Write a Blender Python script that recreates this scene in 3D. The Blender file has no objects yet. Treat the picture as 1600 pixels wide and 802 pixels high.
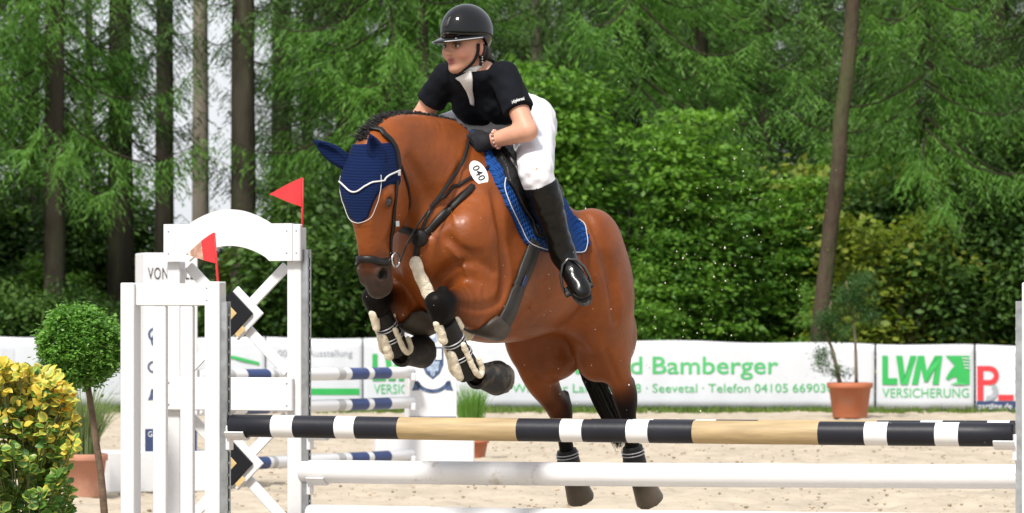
import bpy, math, random, os
import numpy as np
from mathutils import Vector, Matrix
random.seed(7); np.random.seed(7)
R = math.radians
SC = bpy.context.scene
COL = SC.collection
f32 = np.float32

# ---------------------------------------------------------------- camera
FPX, CAMZ, HORY = 5500.0, 1.31, 481.0          # focal length in photo pixels, eye height, horizon row
cam_data = bpy.data.cameras.new('camera')
cam = bpy.data.objects.new('camera', cam_data); COL.objects.link(cam)
cam.location = (0, 0, CAMZ); cam.rotation_euler = (R(90), 0, 0)
cam_data.sensor_width = 36.0; cam_data.lens = FPX*36/1600
cam_data.shift_y = (HORY-401)/1600
cam_data.clip_start = 0.5; cam_data.clip_end = 3000
cam_data.dof.use_dof = True; cam_data.dof.focus_distance = 14.35; cam_data.dof.aperture_fstop = 8.0
SC.camera = cam
# ---------------------------------------------------------------- sky, sun, exposure
world = bpy.data.worlds.new('World'); SC.world = world; world.use_nodes = True
wn = world.node_tree.nodes; wl = world.node_tree.links
sky = wn.new('ShaderNodeTexSky'); sky.sky_type = 'NISHITA'; sky.sun_disc = False
SUN_EL, SUN_AZ = R(52), R(205)                   # azimuth measured clockwise from +Y
sky.sun_elevation = SUN_EL; sky.sun_rotation = SUN_AZ
sky.air_density = 1.0; sky.dust_density = 4.0; sky.ozone_density = 1.0
hs = wn.new('ShaderNodeMix'); hs.data_type = 'RGBA'; hs.inputs[0].default_value = .80     # thin even cloud over the clear sky
hs.inputs[7].default_value = (5.3, 5.45, 5.7, 1)
wl.new(sky.outputs[0], hs.inputs[6])
bg = wn['Background']; bg.inputs['Strength'].default_value = 0.15
wl.new(hs.outputs[2], bg.inputs['Color'])
sun_d = bpy.data.lights.new('sun', 'SUN'); sun_d.energy = 4.0; sun_d.angle = R(9); sun_d.color = (1, 0.955, 0.89)
sun = bpy.data.objects.new('sun', sun_d); COL.objects.link(sun)
sd = Vector((math.sin(SUN_AZ)*math.cos(SUN_EL), math.cos(SUN_AZ)*math.cos(SUN_EL), math.sin(SUN_EL)))
sun.rotation_euler = (-sd).to_track_quat('-Z', 'Y').to_euler(); sun.location = sd*60
SC.view_settings.view_transform = 'Standard'; SC.view_settings.look = 'None'
SC.view_settings.exposure = 0.36; SC.view_settings.gamma = 1.0; SC.view_settings.use_curve_mapping = False
SC.render.engine = 'CYCLES'
SC.cycles.use_denoising = True
SC.cycles.max_bounces = 8; SC.cycles.diffuse_bounces = 4; SC.cycles.transparent_max_bounces = 8
SC.cycles.sample_clamp_indirect = 6.0

# ---------------------------------------------------------------- small helpers
def at(px, py, d):                               # a point d metres out, given where the photo shows it
    return np.array([(px-800)*d/FPX, d, CAMZ-(py-HORY)*d/FPX])
def ground_depth(py): return CAMZ*FPX/(py-HORY)
def unit(v):
    v = np.asarray(v, float); return v/np.linalg.norm(v)
def tag(o, label=None, cat=None, group=None, kind=None):
    if label: o['label'] = label
    if cat: o['category'] = cat
    if group: o['group'] = group
    if kind: o['kind'] = kind
    return o
def empty(name, loc, label=None, cat=None, group=None):
    o = bpy.data.objects.new(name, None); COL.objects.link(o); o.location = Vector(loc); o.empty_display_size = .1
    return tag(o, label, cat, group)
def link_mesh(name, me, mat=None, parent=None, smooth=False):
    o = bpy.data.objects.new(name, me); COL.objects.link(o)
    if mat is not None: me.materials.append(mat)
    if smooth:
        me.polygons.foreach_set('use_smooth', np.ones(len(me.polygons), bool))
    if parent is not None:
        o.parent = parent
        # every part mesh holds world coordinates; undo the place of the top empty
        off = Vector((0, 0, 0))
        if parent.type == 'EMPTY': off = Vector(parent.location)
        o.matrix_parent_inverse = Matrix.Translation(-off)
    return o
def mesh_from(V, Fq, name='m'):
    """V (n,3); Fq array of quads/tris or list of lists"""
    me = bpy.data.meshes.new(name)
    V = np.asarray(V, f32)
    if isinstance(Fq, np.ndarray):
        n, k = Fq.shape
        me.vertices.add(len(V)); me.vertices.foreach_set('co', V.ravel())
        me.loops.add(n*k); me.loops.foreach_set('vertex_index', Fq.astype(np.int32).ravel())
        me.polygons.add(n); me.polygons.foreach_set('loop_start', np.arange(0, n*k, k, dtype=np.int32))
        me.update(calc_edges=True); me.validate()
    else:
        me.from_pydata([tuple(map(float, v)) for v in V], [], [tuple(f) for f in Fq]); me.update()
    return me
class MB:                                        # collects shapes into one mesh
    def __init__(s): s.v = []; s.f = []
    def add(s, V, Fc):
        n = len(s.v); s.v += [tuple(map(float, p)) for p in V]; s.f += [tuple(n+i for i in q) for q in Fc]; return s
    def box(s, c, ax, ay, az, sx, sy, sz, bev=0.0):
        c = np.asarray(c, float); ax, ay, az = map(unit, (ax, ay, az)); h = np.array([sx, sy, sz])/2
        if bev <= 0:
            P = []
            for i in (-1, 1):
                for j in (-1, 1):
                    for k in (-1, 1): P.append(c+ax*i*h[0]+ay*j*h[1]+az*k*h[2])
            return s.add(P, [(0,1,3,2),(4,6,7,5),(0,4,5,1),(2,3,7,6),(0,2,6,4),(1,5,7,3)])
        b = bev; P = []; idx = {}
        for i in (-1, 1):
            for j in (-1, 1):
                for k in (-1, 1):
                    for m in range(3):
                        hh = h-b; hh[m] = h[m]
                        idx[(i,j,k,m)] = len(P); P.append(c+ax*i*hh[0]+ay*j*hh[1]+az*k*hh[2])
        Fc = []
        cyc = [(-1,-1),(1,-1),(1,1),(-1,1)]
        for m in range(3):
            o1, o2 = (m+1) % 3, (m+2) % 3
            for sg in (-1, 1):
                q = []
                for a, bb in cyc:
                    k = [0,0,0]; k[m] = sg; k[o1] = a; k[o2] = bb; q.append(idx[(*k, m)])
                Fc.append(q if sg > 0 else q[::-1])
        for m in range(3):                       # edge strips along axis m
            o1, o2 = (m+1) % 3, (m+2) % 3
            for a in (-1, 1):
                for bb in (-1, 1):
                    def K(sg, w):
                        k = [0,0,0]; k[m] = sg; k[o1] = a; k[o2] = bb; return idx[(*k, w)]
                    Fc.append((K(-1,o1), K(1,o1), K(1,o2), K(-1,o2)))
        for i in (-1, 1):
            for j in (-1, 1):
                for k in (-1, 1): Fc.append((idx[(i,j,k,0)], idx[(i,j,k,1)], idx[(i,j,k,2)]))
        return s.add(P, Fc)
    def tube(s, pts, rad, n=10, cap=True):
        pts = [np.asarray(p, float) for p in pts]
        if np.isscalar(rad): rad = [rad]*len(pts)
        T = [unit(pts[min(i+1, len(pts)-1)]-pts[max(i-1, 0)]) for i in range(len(pts))]
        ref = np.array([0, 0, 1.]) if abs(T[0][2]) < .9 else np.array([1., 0, 0])
        N = unit(np.cross(T[0], ref)); P = []; Fc = []
        for i, p in enumerate(pts):
            N = unit(N-T[i]*np.dot(N, T[i])); B = np.cross(T[i], N)
            for k in range(n):
                a = 2*math.pi*k/n; P.append(p+rad[i]*(math.cos(a)*N+math.sin(a)*B))
        for i in range(len(pts)-1):
            for k in range(n): Fc.append((i*n+k, i*n+(k+1) % n, (i+1)*n+(k+1) % n, (i+1)*n+k))
        if cap: Fc += [tuple(range(n))[::-1], tuple((len(pts)-1)*n+k for k in range(n))]
        return s.add(P, Fc)
    def lathe(s, base, prof, n=28, axis=(0, 0, 1)):
        az = unit(axis); ax = unit(np.cross(az, (0.3, 1, 0.1))); ay = np.cross(az, ax); P = []; Fc = []
        for r, z in prof:
            for k in range(n):
                a = 2*math.pi*k/n; P.append(np.asarray(base)+az*z+r*(math.cos(a)*ax+math.sin(a)*ay))
        for i in range(len(prof)-1):
            for k in range(n): Fc.append((i*n+k, i*n+(k+1) % n, (i+1)*n+(k+1) % n, (i+1)*n+k))
        return s.add(P, Fc)
    def build(s, name, mat, parent=None, smooth=False):
        me = mesh_from(s.v, s.f, name)
        import bmesh
        bm = bmesh.new(); bm.from_mesh(me); bmesh.ops.recalc_face_normals(bm, faces=bm.faces); bm.to_mesh(me); bm.free()
        return link_mesh(name, me, mat, parent, smooth)
def crom(pts, n):                                # catmull-rom through rows of numbers, n steps per span
    P = np.asarray(pts, float); out = []
    for i in range(len(P)-1):
        p0, p1, p2, p3 = P[max(i-1, 0)], P[i], P[i+1], P[min(i+2, len(P)-1)]
        for k in range(n):
            t = k/n
            out.append(.5*((2*p1)+(-p0+p2)*t+(2*p0-5*p1+4*p2-p3)*t*t+(-p0+3*p1-3*p2+p3)*t**3))
    out.append(P[-1]); return np.array(out)
def text_mesh(txt, size, align='LEFT', spacing=1.0, shear=0.0, bold=0.0):
    cu = bpy.data.curves.new('lettering', 'FONT'); cu.body = txt; cu.size = size; cu.align_x = align
    cu.space_character = spacing; cu.shear = shear; cu.offset = bold; cu.resolution_u = 3
    o = bpy.data.objects.new('tmp', cu); COL.objects.link(o)
    dg = bpy.context.evaluated_depsgraph_get()
    me = bpy.data.meshes.new_from_object(o.evaluated_get(dg))
    bpy.data.objects.remove(o); bpy.data.curves.remove(cu)
    me.materials.clear()
    return me
def place_flat(me, fn, wide=None):               # bend a flat mesh by fn(x, y) -> 3D
    n = len(me.vertices); co = np.zeros(n*3, f32); me.vertices.foreach_get('co', co); co = co.reshape(-1, 3)
    if wide:
        x0, x1 = co[:, 0].min(), co[:, 0].max(); co[:, 0] = (co[:, 0]-x0)*wide/(x1-x0)
    new = np.array([fn(x, y) for x, y, _ in co], f32); me.vertices.foreach_set('co', new.ravel()); me.update()
    return me

# ---------------------------------------------------------------- materials
def mat(name, col=(.5, .5, .5), rough=.6, spec=.5, metal=0., coat=0., coat_r=.1, var=0., vscale=8., bump=0., bscale=60.,
        attr=None, sheen=0., dirt=None, dirt_scale=3., dirt_lo=.55, dirt_hi=.75, detail=4., island=0., trans=None, stretch=None):
    m = bpy.data.materials.new(name); m.use_nodes = True
    nt = m.node_tree; N = nt.nodes; Lk = nt.links; b = N['Principled BSDF']
    b.inputs['Roughness'].default_value = rough; b.inputs['Specular IOR Level'].default_value = spec
    b.inputs['Metallic'].default_value = metal; b.inputs['Coat Weight'].default_value = coat; b.inputs['Coat Roughness'].default_value = coat_r
    b.inputs['Sheen Weight'].default_value = sheen
    b.inputs['Base Color'].default_value = (*col, 1)
    tc = N.new('ShaderNodeTexCoord'); vec = tc.outputs['Object']
    if stretch:
        mp = N.new('ShaderNodeMapping'); mp.inputs['Scale'].default_value = stretch; Lk.new(vec, mp.inputs[0]); vec = mp.outputs[0]
    src = None
    if attr:
        a = N.new('ShaderNodeAttribute'); a.attribute_name = attr; src = a.outputs['Color']
    def rgb(c):
        n = N.new('ShaderNodeRGB'); n.outputs[0].default_value = (*c, 1); return n.outputs[0]
    if src is None: src = rgb(col)
    if var > 0:
        nz = N.new('ShaderNodeTexNoise'); nz.inputs['Scale'].default_value = vscale; nz.inputs['Detail'].default_value = detail
        Lk.new(vec, nz.inputs['Vector'])
        mr = N.new('ShaderNodeMapRange'); mr.inputs[1].default_value = .25; mr.inputs[2].default_value = .75
        mr.inputs[3].default_value = 1-var; mr.inputs[4].default_value = 1+var; Lk.new(nz.outputs['Fac'], mr.inputs[0])
        mx = N.new('ShaderNodeVectorMath'); mx.operation = 'SCALE'; Lk.new(src, mx.inputs[0]); Lk.new(mr.outputs[0], mx.inputs['Scale']); src = mx.outputs[0]
    if island > 0:
        g = N.new('ShaderNodeNewGeometry'); mr = N.new('ShaderNodeMapRange'); mr.inputs[3].default_value = 1-island; mr.inputs[4].default_value = 1+island
        Lk.new(g.outputs['Random Per Island'], mr.inputs[0])
        mx = N.new('ShaderNodeVectorMath'); mx.operation = 'SCALE'; Lk.new(src, mx.inputs[0]); Lk.new(mr.outputs[0], mx.inputs['Scale']); src = mx.outputs[0]
    if dirt is not None:
        nz = N.new('ShaderNodeTexNoise'); nz.inputs['Scale'].default_value = dirt_scale; nz.inputs['Detail'].default_value = 6.; nz.inputs['Roughness'].default_value = .65
        Lk.new(vec, nz.inputs['Vector'])
        mr = N.new('ShaderNodeMapRange'); mr.inputs[1].default_value = dirt_lo; mr.inputs[2].default_value = dirt_hi; Lk.new(nz.outputs['Fac'], mr.inputs[0])
        mx = N.new('ShaderNodeMix'); mx.data_type = 'RGBA'; Lk.new(mr.outputs[0], mx.inputs[0]); Lk.new(src, mx.inputs[6]); mx.inputs[7].default_value = (*dirt, 1); src = mx.outputs[2]
    Lk.new(src, b.inputs['Base Color'])
    if bump > 0:
        nz = N.new('ShaderNodeTexNoise'); nz.inputs['Scale'].default_value = bscale; nz.inputs['Detail'].default_value = 5.
        Lk.new(vec, nz.inputs['Vector'])
        bp = N.new('ShaderNodeBump'); bp.inputs['Strength'].default_value = 1.; bp.inputs['Distance'].default_value = bump
        Lk.new(nz.outputs['Fac'], bp.inputs['Height']); Lk.new(bp.outputs[0], b.inputs['Normal'])
    if trans is not None:
        tr = N.new('ShaderNodeBsdfTranslucent'); ms = N.new('ShaderNodeMixShader'); ms.inputs[0].default_value = trans
        Lk.new(src, tr.inputs['Color']); Lk.new(b.outputs[0], ms.inputs[1]); Lk.new(tr.outputs[0], ms.inputs[2])
        Lk.new(ms.outputs[0], N['Material Output'].inputs['Surface'])
    return m

# ---------------------------------------------------------------- sculpting by signed distances
def smin(a, b, k):
    if k <= 0: return np.minimum(a, b)
    h = np.maximum(k-np.abs(a-b), 0)/k
    return np.minimum(a, b)-h*h*k*f32(.25)
class Prim:
    k = .02; col = (.5, .5, .5); sub = False
    def colour(s, x, y, z): return np.broadcast_to(np.array(s.col, f32), (len(x), 3))
class EL(Prim):                                  # ellipsoid: centre, three axes, three radii
    def __init__(s, c, ax, r, k=.03, col=None, sub=False):
        s.c = np.asarray(c, float); s.A = np.array([unit(a) for a in ax]); s.r = np.asarray(r, float); s.k = k; s.sub = sub
        if col is not None: s.col = col
        e = np.sqrt(((s.A*s.r[:, None])**2).sum(0)); s.lo, s.hi = s.c-e, s.c+e
    def d(s, x, y, z):
        q0 = q1 = 0
        for a, r in zip(s.A, s.r):
            t = (x-f32(s.c[0]))*f32(a[0])+(y-f32(s.c[1]))*f32(a[1])+(z-f32(s.c[2]))*f32(a[2])
            q0 = q0+(t/f32(r))**2; q1 = q1+(t/f32(r*r))**2
        q0 = np.sqrt(q0); return q0*(q0-1)/np.sqrt(q1+f32(1e-9))
class CH(Prim):                                  # a loft: stations (x, y, z, lateral radius, other radius[, r, g, b])
    def __init__(s, st, lat=None, k=.03, col=None, sub=False, div=4):
        st = np.asarray(st, float); s.S = crom(st, div) if len(st) > 2 else st; s.k = k; s.sub = sub
        s.lat = None if lat is None else unit(lat)
        if col is not None: s.col = col
        m = s.S[:, 3:5].max(1)[:, None]; s.lo = (s.S[:, :3]-m).min(0); s.hi = (s.S[:, :3]+m).max(0)
    def _seg(s, i, x, y, z):
        a, b = s.S[i], s.S[i+1]; ab = b[:3]-a[:3]; l2 = float(ab@ab)+1e-12
        X, Y, Z = x-f32(a[0]), y-f32(a[1]), z-f32(a[2])
        t = np.clip((X*f32(ab[0])+Y*f32(ab[1])+Z*f32(ab[2]))/f32(l2), 0, 1)
        X = X-t*f32(ab[0]); Y = Y-t*f32(ab[1]); Z = Z-t*f32(ab[2])
        rl = f32(a[3])+t*f32(b[3]-a[3])
        if s.lat is None: return np.sqrt(X*X+Y*Y+Z*Z)-rl, t
        rv = f32(a[4])+t*f32(b[4]-a[4])
        l = X*f32(s.lat[0])+Y*f32(s.lat[1])+Z*f32(s.lat[2]); o2 = np.maximum(X*X+Y*Y+Z*Z-l*l, 0)
        q0 = np.sqrt((l/rl)**2+o2/rv**2); q1 = np.sqrt((l/rl**2)**2+o2/rv**4)+f32(1e-6)
        return q0*(q0-1)/q1, t
    def d(s, x, y, z):
        out = None
        for i in range(len(s.S)-1):
            v, _ = s._seg(i, x, y, z); out = v if out is None else np.minimum(out, v)
        return out
    def colour(s, x, y, z):
        if s.S.shape[1] < 8: return Prim.colour(s, x, y, z)
        best = np.full(len(x), 9., f32); C = np.zeros((len(x), 3), f32)
        for i in range(len(s.S)-1):
            v, t = s._seg(i, x, y, z); m = v < best; best[m] = v[m]
            c = s.S[i, 5:8][None]+t[:, None]*(s.S[i+1, 5:8]-s.S[i, 5:8])[None]; C[m] = c[m]
        return C
def capsule(a, b, ra, rb, k=.02, col=None, sub=False): return CH([(*a, ra, ra), (*b, rb, rb)], None, k, col, sub)
class CYL(Prim):                                 # flat-ended cone
    def __init__(s, a, b, ra, rb, k=.01, col=None):
        s.a = np.asarray(a, float); s.b = np.asarray(b, float); s.ra, s.rb, s.k = ra, rb, k; s.sub = False
        if col is not None: s.col = col
        m = max(ra, rb); s.lo = np.minimum(s.a, s.b)-m; s.hi = np.maximum(s.a, s.b)+m
    def d(s, x, y, z):
        ab = s.b-s.a; L = np.linalg.norm(ab); u = ab/L
        X, Y, Z = x-f32(s.a[0]), y-f32(s.a[1]), z-f32(s.a[2]); t = X*f32(u[0])+Y*f32(u[1])+Z*f32(u[2])
        r = np.sqrt(np.maximum(X*X+Y*Y+Z*Z-t*t, 0)); rr = f32(s.ra)+(t/f32(L))*f32(s.rb-s.ra)
        return np.maximum(np.maximum(r-rr, -t), t-f32(L))
class GRID(Prim):                                # a sculpted field kept for later look-ups: fine near the surface, coarse away from it
    k = 0.; lo = np.full(3, -99.); hi = np.full(3, 99.)
    def __init__(s, fine, lo1, h1, coarse, lo2, h2): s.g = ((fine, lo1, h1), (coarse, lo2, h2)); s.sub = False
    @staticmethod
    def look(Fd, lo, h, x, y, z):
        q = [(c-f32(lo[i]))/f32(h) for i, c in enumerate((x, y, z))]
        q = [np.clip(c, 0, Fd.shape[i]-1.001) for i, c in enumerate(q)]
        I = [c.astype(np.int32) for c in q]; T = [c-i for c, i in zip(q, I)]; out = 0
        for a in (0, 1):
            for b in (0, 1):
                for c in (0, 1):
                    out = out+(T[0] if a else 1-T[0])*(T[1] if b else 1-T[1])*(T[2] if c else 1-T[2])*Fd[I[0]+a, I[1]+b, I[2]+c]
        return out
    def d(s, x, y, z):
        f = s.look(*s.g[0], x, y, z)
        c = s.look(*s.g[1], x, y, z); return np.where(np.abs(f) < .035, f, c).astype(f32)
def evalp(prims, x, y, z):
    out = np.full(np.broadcast(x, y, z).shape, .5, f32)
    for p in prims:
        v = p.d(x, y, z)
        out = -smin(-out, v, p.k) if p.sub else smin(out, v, p.k)
    return out
def evalpts(prims, P):
    P = np.asarray(P, f32); return evalp(prims, P[:, 0], P[:, 1], P[:, 2])
def gradpts(prims, P, e=.004):
    P = np.asarray(P, f32); g = np.zeros_like(P)
    for i in range(3):
        A = P.copy(); A[:, i] += e; B = P.copy(); B[:, i] -= e
        g[:, i] = evalpts(prims, A)-evalpts(prims, B)
    return g/np.maximum(np.linalg.norm(g, axis=1), 1e-6)[:, None]
def snap(prims, P, off=0., it=6):                # move points onto the surface, off metres above it
    P = np.array(P, f32)
    for _ in range(it):
        d = evalpts(prims, P)-off; P = P-gradpts(prims, P)*d[:, None]
    return P, gradpts(prims, P)
def grid_field(prims, lo, hi, h, wide=.04):
    n = np.ceil((np.asarray(hi)-lo)/h).astype(int)+1
    ax = [np.asarray(lo[i]+h*np.arange(n[i]), f32) for i in range(3)]
    Fd = np.full(n, .5, f32)
    def span(plo, phi, m):
        sl = []
        for i in range(3):
            a = int(np.clip(math.floor((plo[i]-m-lo[i])/h), 0, n[i]-1)); b = int(np.clip(math.ceil((phi[i]+m-lo[i])/h)+1, 1, n[i])); sl.append(slice(a, b))
        return tuple(sl)
    for p in prims:
        sl = span(p.lo, p.hi, p.k+wide)
        if any(q.stop <= q.start for q in sl): continue
        X = lambda s_: (ax[0][s_[0]][:, None, None], ax[1][s_[1]][None, :, None], ax[2][s_[2]][None, None, :])
        c = Fd[sl]
        if isinstance(p, CH):
            v = np.full(c.shape, .5, f32)
            for i in range(len(p.S)-1):
                r = p.S[i:i+2, 3:5].max(); ss = span(p.S[i:i+2, :3].min(0)-r, p.S[i:i+2, :3].max(0)+r, p.k+wide)
                ss = tuple(slice(max(ss[j].start, sl[j].start), min(ss[j].stop, sl[j].stop)) for j in range(3))
                t = tuple(slice(ss[j].start-sl[j].start, ss[j].stop-sl[j].start) for j in range(3))
                if any(q.stop <= q.start for q in t): continue
                v[t] = np.minimum(v[t], p._seg(i, *X(ss))[0])
        else: v = p.d(*X(sl)).astype(f32)
        Fd[sl] = -smin(-c, v, p.k) if p.sub else smin(c, v, p.k)
    return Fd, ax
def surface_nets(Fd, lo, h):
    ins = Fd < 0; nx, ny, nz = Fd.shape
    cnt = np.zeros((nx-1, ny-1, nz-1), np.uint8)
    C = [(i, j, k) for i in (0, 1) for j in (0, 1) for k in (0, 1)]
    for i, j, k in C: cnt += ins[i:nx-1+i, j:ny-1+j, k:nz-1+k]
    act = (cnt > 0) & (cnt < 8); I = np.argwhere(act)
    idx = np.full(act.shape, -1, np.int64); idx[act] = np.arange(len(I))
    acc = np.zeros((len(I), 3)); num = np.zeros(len(I))
    for a in range(8):
        for b in range(a+1, 8):
            da = np.array(C[b])-np.array(C[a])
            if abs(da).sum() != 1: continue
            A = I+np.array(C[a]); B = I+np.array(C[b])
            fa = Fd[A[:, 0], A[:, 1], A[:, 2]]; fb = Fd[B[:, 0], B[:, 1], B[:, 2]]
            m = (fa < 0) != (fb < 0); t = fa[m]/(fa[m]-fb[m])
            acc[m] += A[m]+t[:, None]*da; num[m] += 1
    V = np.asarray(lo)+h*acc/num[:, None]
    quads = []
    for ax_, (o1, o2) in enumerate(((1, 2), (2, 0), (0, 1))):
        s0 = [slice(0, -1) if i == ax_ else slice(1, -1) for i in range(3)]; s1 = [slice(1, None) if i == ax_ else slice(1, -1) for i in range(3)]
        a = ins[tuple(s0)]; b = ins[tuple(s1)]
        for flip in (False, True):
            E = np.argwhere((a & ~b) if not flip else (~a & b))
            if not len(E): continue
            E = E+np.array([0 if i == ax_ else 1 for i in range(3)])
            def cell(d1, d2):
                q = E.copy(); q[:, o1] -= d1; q[:, o2] -= d2; return idx[q[:, 0], q[:, 1], q[:, 2]]
            q = np.stack([cell(1, 1), cell(0, 1), cell(0, 0), cell(1, 0)], 1)
            quads.append(q if not flip else q[:, ::-1])
    return V, np.concatenate(quads)
def sculpt(name, prims, h, m, parent=None, post=None, paint=None, lo=None, hi=None, soft=.012, relax=1, keep=None):
    """mesh of the blended shapes; post(F, axes) may cut the field; paint(V, C) may repaint the coat"""
    if lo is None:
        lo = np.min([p.lo for p in prims if not p.sub], 0)-.06; hi = np.max([p.hi for p in prims if not p.sub], 0)+.06
    Fd, ax = grid_field(prims, lo, hi, h)
    if keep is not None: keep.append((Fd, lo, h))
    if post is not None: Fd = post(Fd, ax[0][:, None, None], ax[1][None, :, None], ax[2][None, None, :])
    V, Q = surface_nets(Fd, lo, h)
    for _ in range(relax):                       # light smoothing along the surface
        S = np.zeros_like(V); n = np.zeros(len(V))
        for i in range(4):
            for j in (1, 3):
                np.add.at(S, Q[:, i], V[Q[:, (i+j) % 4]]); np.add.at(n, Q[:, i], 1)
        V = .5*V+.5*S/n[:, None]
    me = mesh_from(V, Q, name)
    if m is not None and any(p.col is not Prim.col or (isinstance(p, CH) and p.S.shape[1] >= 8) for p in prims):
        x, y, z = (V[:, i].astype(f32) for i in range(3)); Wt = np.zeros(len(V), f32); C = np.zeros((len(V), 3), f32)
        for p in prims:
            if p.sub: continue
            w = np.exp(-np.clip(p.d(x, y, z), -.03, .5)/f32(soft)).astype(f32); C += w[:, None]*p.colour(x, y, z); Wt += w
        C /= Wt[:, None]
        if paint is not None: C = paint(V, C)
        ca = me.color_attributes.new('Col', 'FLOAT_COLOR', 'POINT')
        ca.data.foreach_set('color', np.concatenate([C, np.ones((len(V), 1))], 1).astype(f32).ravel())
    return link_mesh(name, me, m, parent, True)
def poly_sd(P2, x, y):                           # signed distance to a 2D polygon, x and y arrays
    P2 = np.asarray(P2, f32); d = None; inside = np.zeros(np.broadcast(x, y).shape, bool); n = len(P2)
    for i in range(n):
        a, b = P2[i], P2[(i+1) % n]; e = b-a
        wx, wy = x-a[0], y-a[1]; t = np.clip((wx*e[0]+wy*e[1])/(e@e+1e-12), 0, 1)
        q = (wx-t*e[0])**2+(wy-t*e[1])**2; d = q if d is None else np.minimum(d, q)
        c = ((a[1] > y) != (b[1] > y)) & (x < (b[0]-a[0])*(y-a[1])/(b[1]-a[1]+1e-12)+a[0]); inside ^= c
    d = np.sqrt(d); return np.where(inside, -d, d)
# ================================================================ ground
def vnoise(x, y, seed=0):                         # cheap smooth value noise
    rs = np.random.RandomState(seed); T = rs.rand(256, 256)
    xi, yi = np.floor(x).astype(int), np.floor(y).astype(int); fx, fy = x-xi, y-yi; fx = fx*fx*(3-2*fx); fy = fy*fy*(3-2*fy)
    g = lambda a, b: T[a % 256, b % 256]
    return (g(xi, yi)*(1-fx)+g(xi+1, yi)*fx)*(1-fy)+(g(xi, yi+1)*(1-fx)+g(xi+1, yi+1)*fx)*fy
M_sand = mat('arena_sand', (.40, .345, .27), rough=.95, spec=.1, var=.16, vscale=2.2, bump=.010, bscale=26, dirt=(.25, .19, .13), dirt_scale=9, dirt_lo=.56, dirt_hi=.74)
M_floor = mat('forest_floor', (.055, .05, .025), rough=1., spec=.05, var=.4, vscale=1.2, dirt=(.05, .09, .02), dirt_scale=.8, dirt_lo=.45, dirt_hi=.6)
gr = MB(); gr.add([(-900, -40, -.06), (900, -40, -.06), (900, 1500, -.06), (-900, 1500, -.06)], [(0, 1, 2, 3)])
tag(gr.build('ground', M_floor), kind='structure')
xs = np.linspace(-7, 7, 281); ys = np.concatenate([np.linspace(2, 14, 60), np.linspace(14.05, 30, 330), np.linspace(30.1, 44.3, 150)])
X, Y = np.meshgrid(xs, ys); Z = .0
Z = .030*(vnoise(X*1.3+50, Y*1.3+9, 1)-.5)+.045*(np.abs(vnoise(X*4.6+7, Y*4.6+3, 2)-.5)*2-.5)*.8+.022*(vnoise(X*11, Y*11, 3)-.5)
V = np.stack([X, Y, Z], -1).reshape(-1, 3); nx_ = len(xs); I = np.arange(len(ys)-1)[:, None]*nx_+np.arange(nx_-1)[None]
Q = np.stack([I, I+1, I+1+nx_, I+nx_], -1).reshape(-1, 4)
tag(link_mesh('sand_arena', mesh_from(V, Q, 'sand'), M_sand, None, True), kind='structure')
for sx in (-1, 1):
    q = MB(); a, b = (7, 60) if sx > 0 else (-60, -7); q.add([(a, 2, 0.002), (b, 2, 0.002), (b, 44.3, 0.002), (a, 44.3, 0.002)], [(0, 1, 2, 3)]); tag(q.build('sand_arena', M_sand), kind='structure')
# clods and stones thrown up on the sand
def scatter_stones(n, xr, yr, r, seed):
    rs = np.random.RandomState(seed); P = np.stack([rs.uniform(*xr, n), rs.uniform(*yr, n)], 1); V = []; Fc = []
    base = np.array([(1, 0, 0), (-1, 0, 0), (0, 1, 0), (0, -1, 0), (0, 0, 1), (0, 0, -1)], float); tri = [(0, 2, 4), (2, 1, 4), (1, 3, 4), (3, 0, 4), (2, 0, 5), (1, 2, 5), (3, 1, 5), (0, 3, 5)]
    for x, y in P:
        s = rs.uniform(*r); q = base*s*rs.uniform(.6, 1.3, (6, 1)); b = len(V); V += list(q*np.array([1, 1, .6])+np.array([x, y, .010])); Fc += [(b+i, b+j, b+k) for i, j, k in tri]
    return mesh_from(V, np.array(Fc), 'clods')
tag(link_mesh('sand_clods', scatter_stones(2600, (-5.5, 5.5), (17, 36), (.004, .018), 5), mat('clod', (.33, .26, .18), rough=1., spec=.05, island=.45)), 'small sand clods scattered over the riding arena', 'sand', kind='stuff')
# ================================================================ leaves and needles
def quads_mesh(C, D, Wd, L_, W_, name, fold=0., tip=.5):
    """diamond leaves: centre, direction, width axis, half length, half width"""
    n = len(C); L_ = np.broadcast_to(np.asarray(L_, float).reshape(-1, 1), (n, 1)); W_ = np.broadcast_to(np.asarray(W_, float).reshape(-1, 1), (n, 1))
    V = np.stack([C-D*L_, C+Wd*W_-D*L_*(1-2*tip), C+D*L_, C-Wd*W_-D*L_*(1-2*tip)], 1).reshape(-1, 3)
    Q = np.arange(n*4).reshape(-1, 4); return mesh_from(V, Q, name)
def nrmz(a): return a/np.maximum(np.linalg.norm(a, axis=1), 1e-9)[:, None]
def leaf_cloud(rs, clumps, n_per, r, flat, L_, W_, name, droop=.35, out=None):
    """clumps (k,3): sprays of leaves round each point, roughly level, tips hanging"""
    k = len(clumps); C = np.repeat(clumps, n_per, 0); N = len(C)
    o = rs.randn(N, 3)*np.array([r, r, r*flat]); C = C+o
    D = nrmz(np.stack([o[:, 0], o[:, 1], -droop*np.abs(rs.rand(N))*r*2], 1)+rs.randn(N, 3)*r*.55)
    up = nrmz(np.array([0, 0, 1.])+rs.randn(N, 3)*.45); Wd = nrmz(np.cross(up, D))
    s = rs.uniform(.65, 1.25, N)
    return quads_mesh(C, D, Wd, L_*s, W_*s, name)
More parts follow.
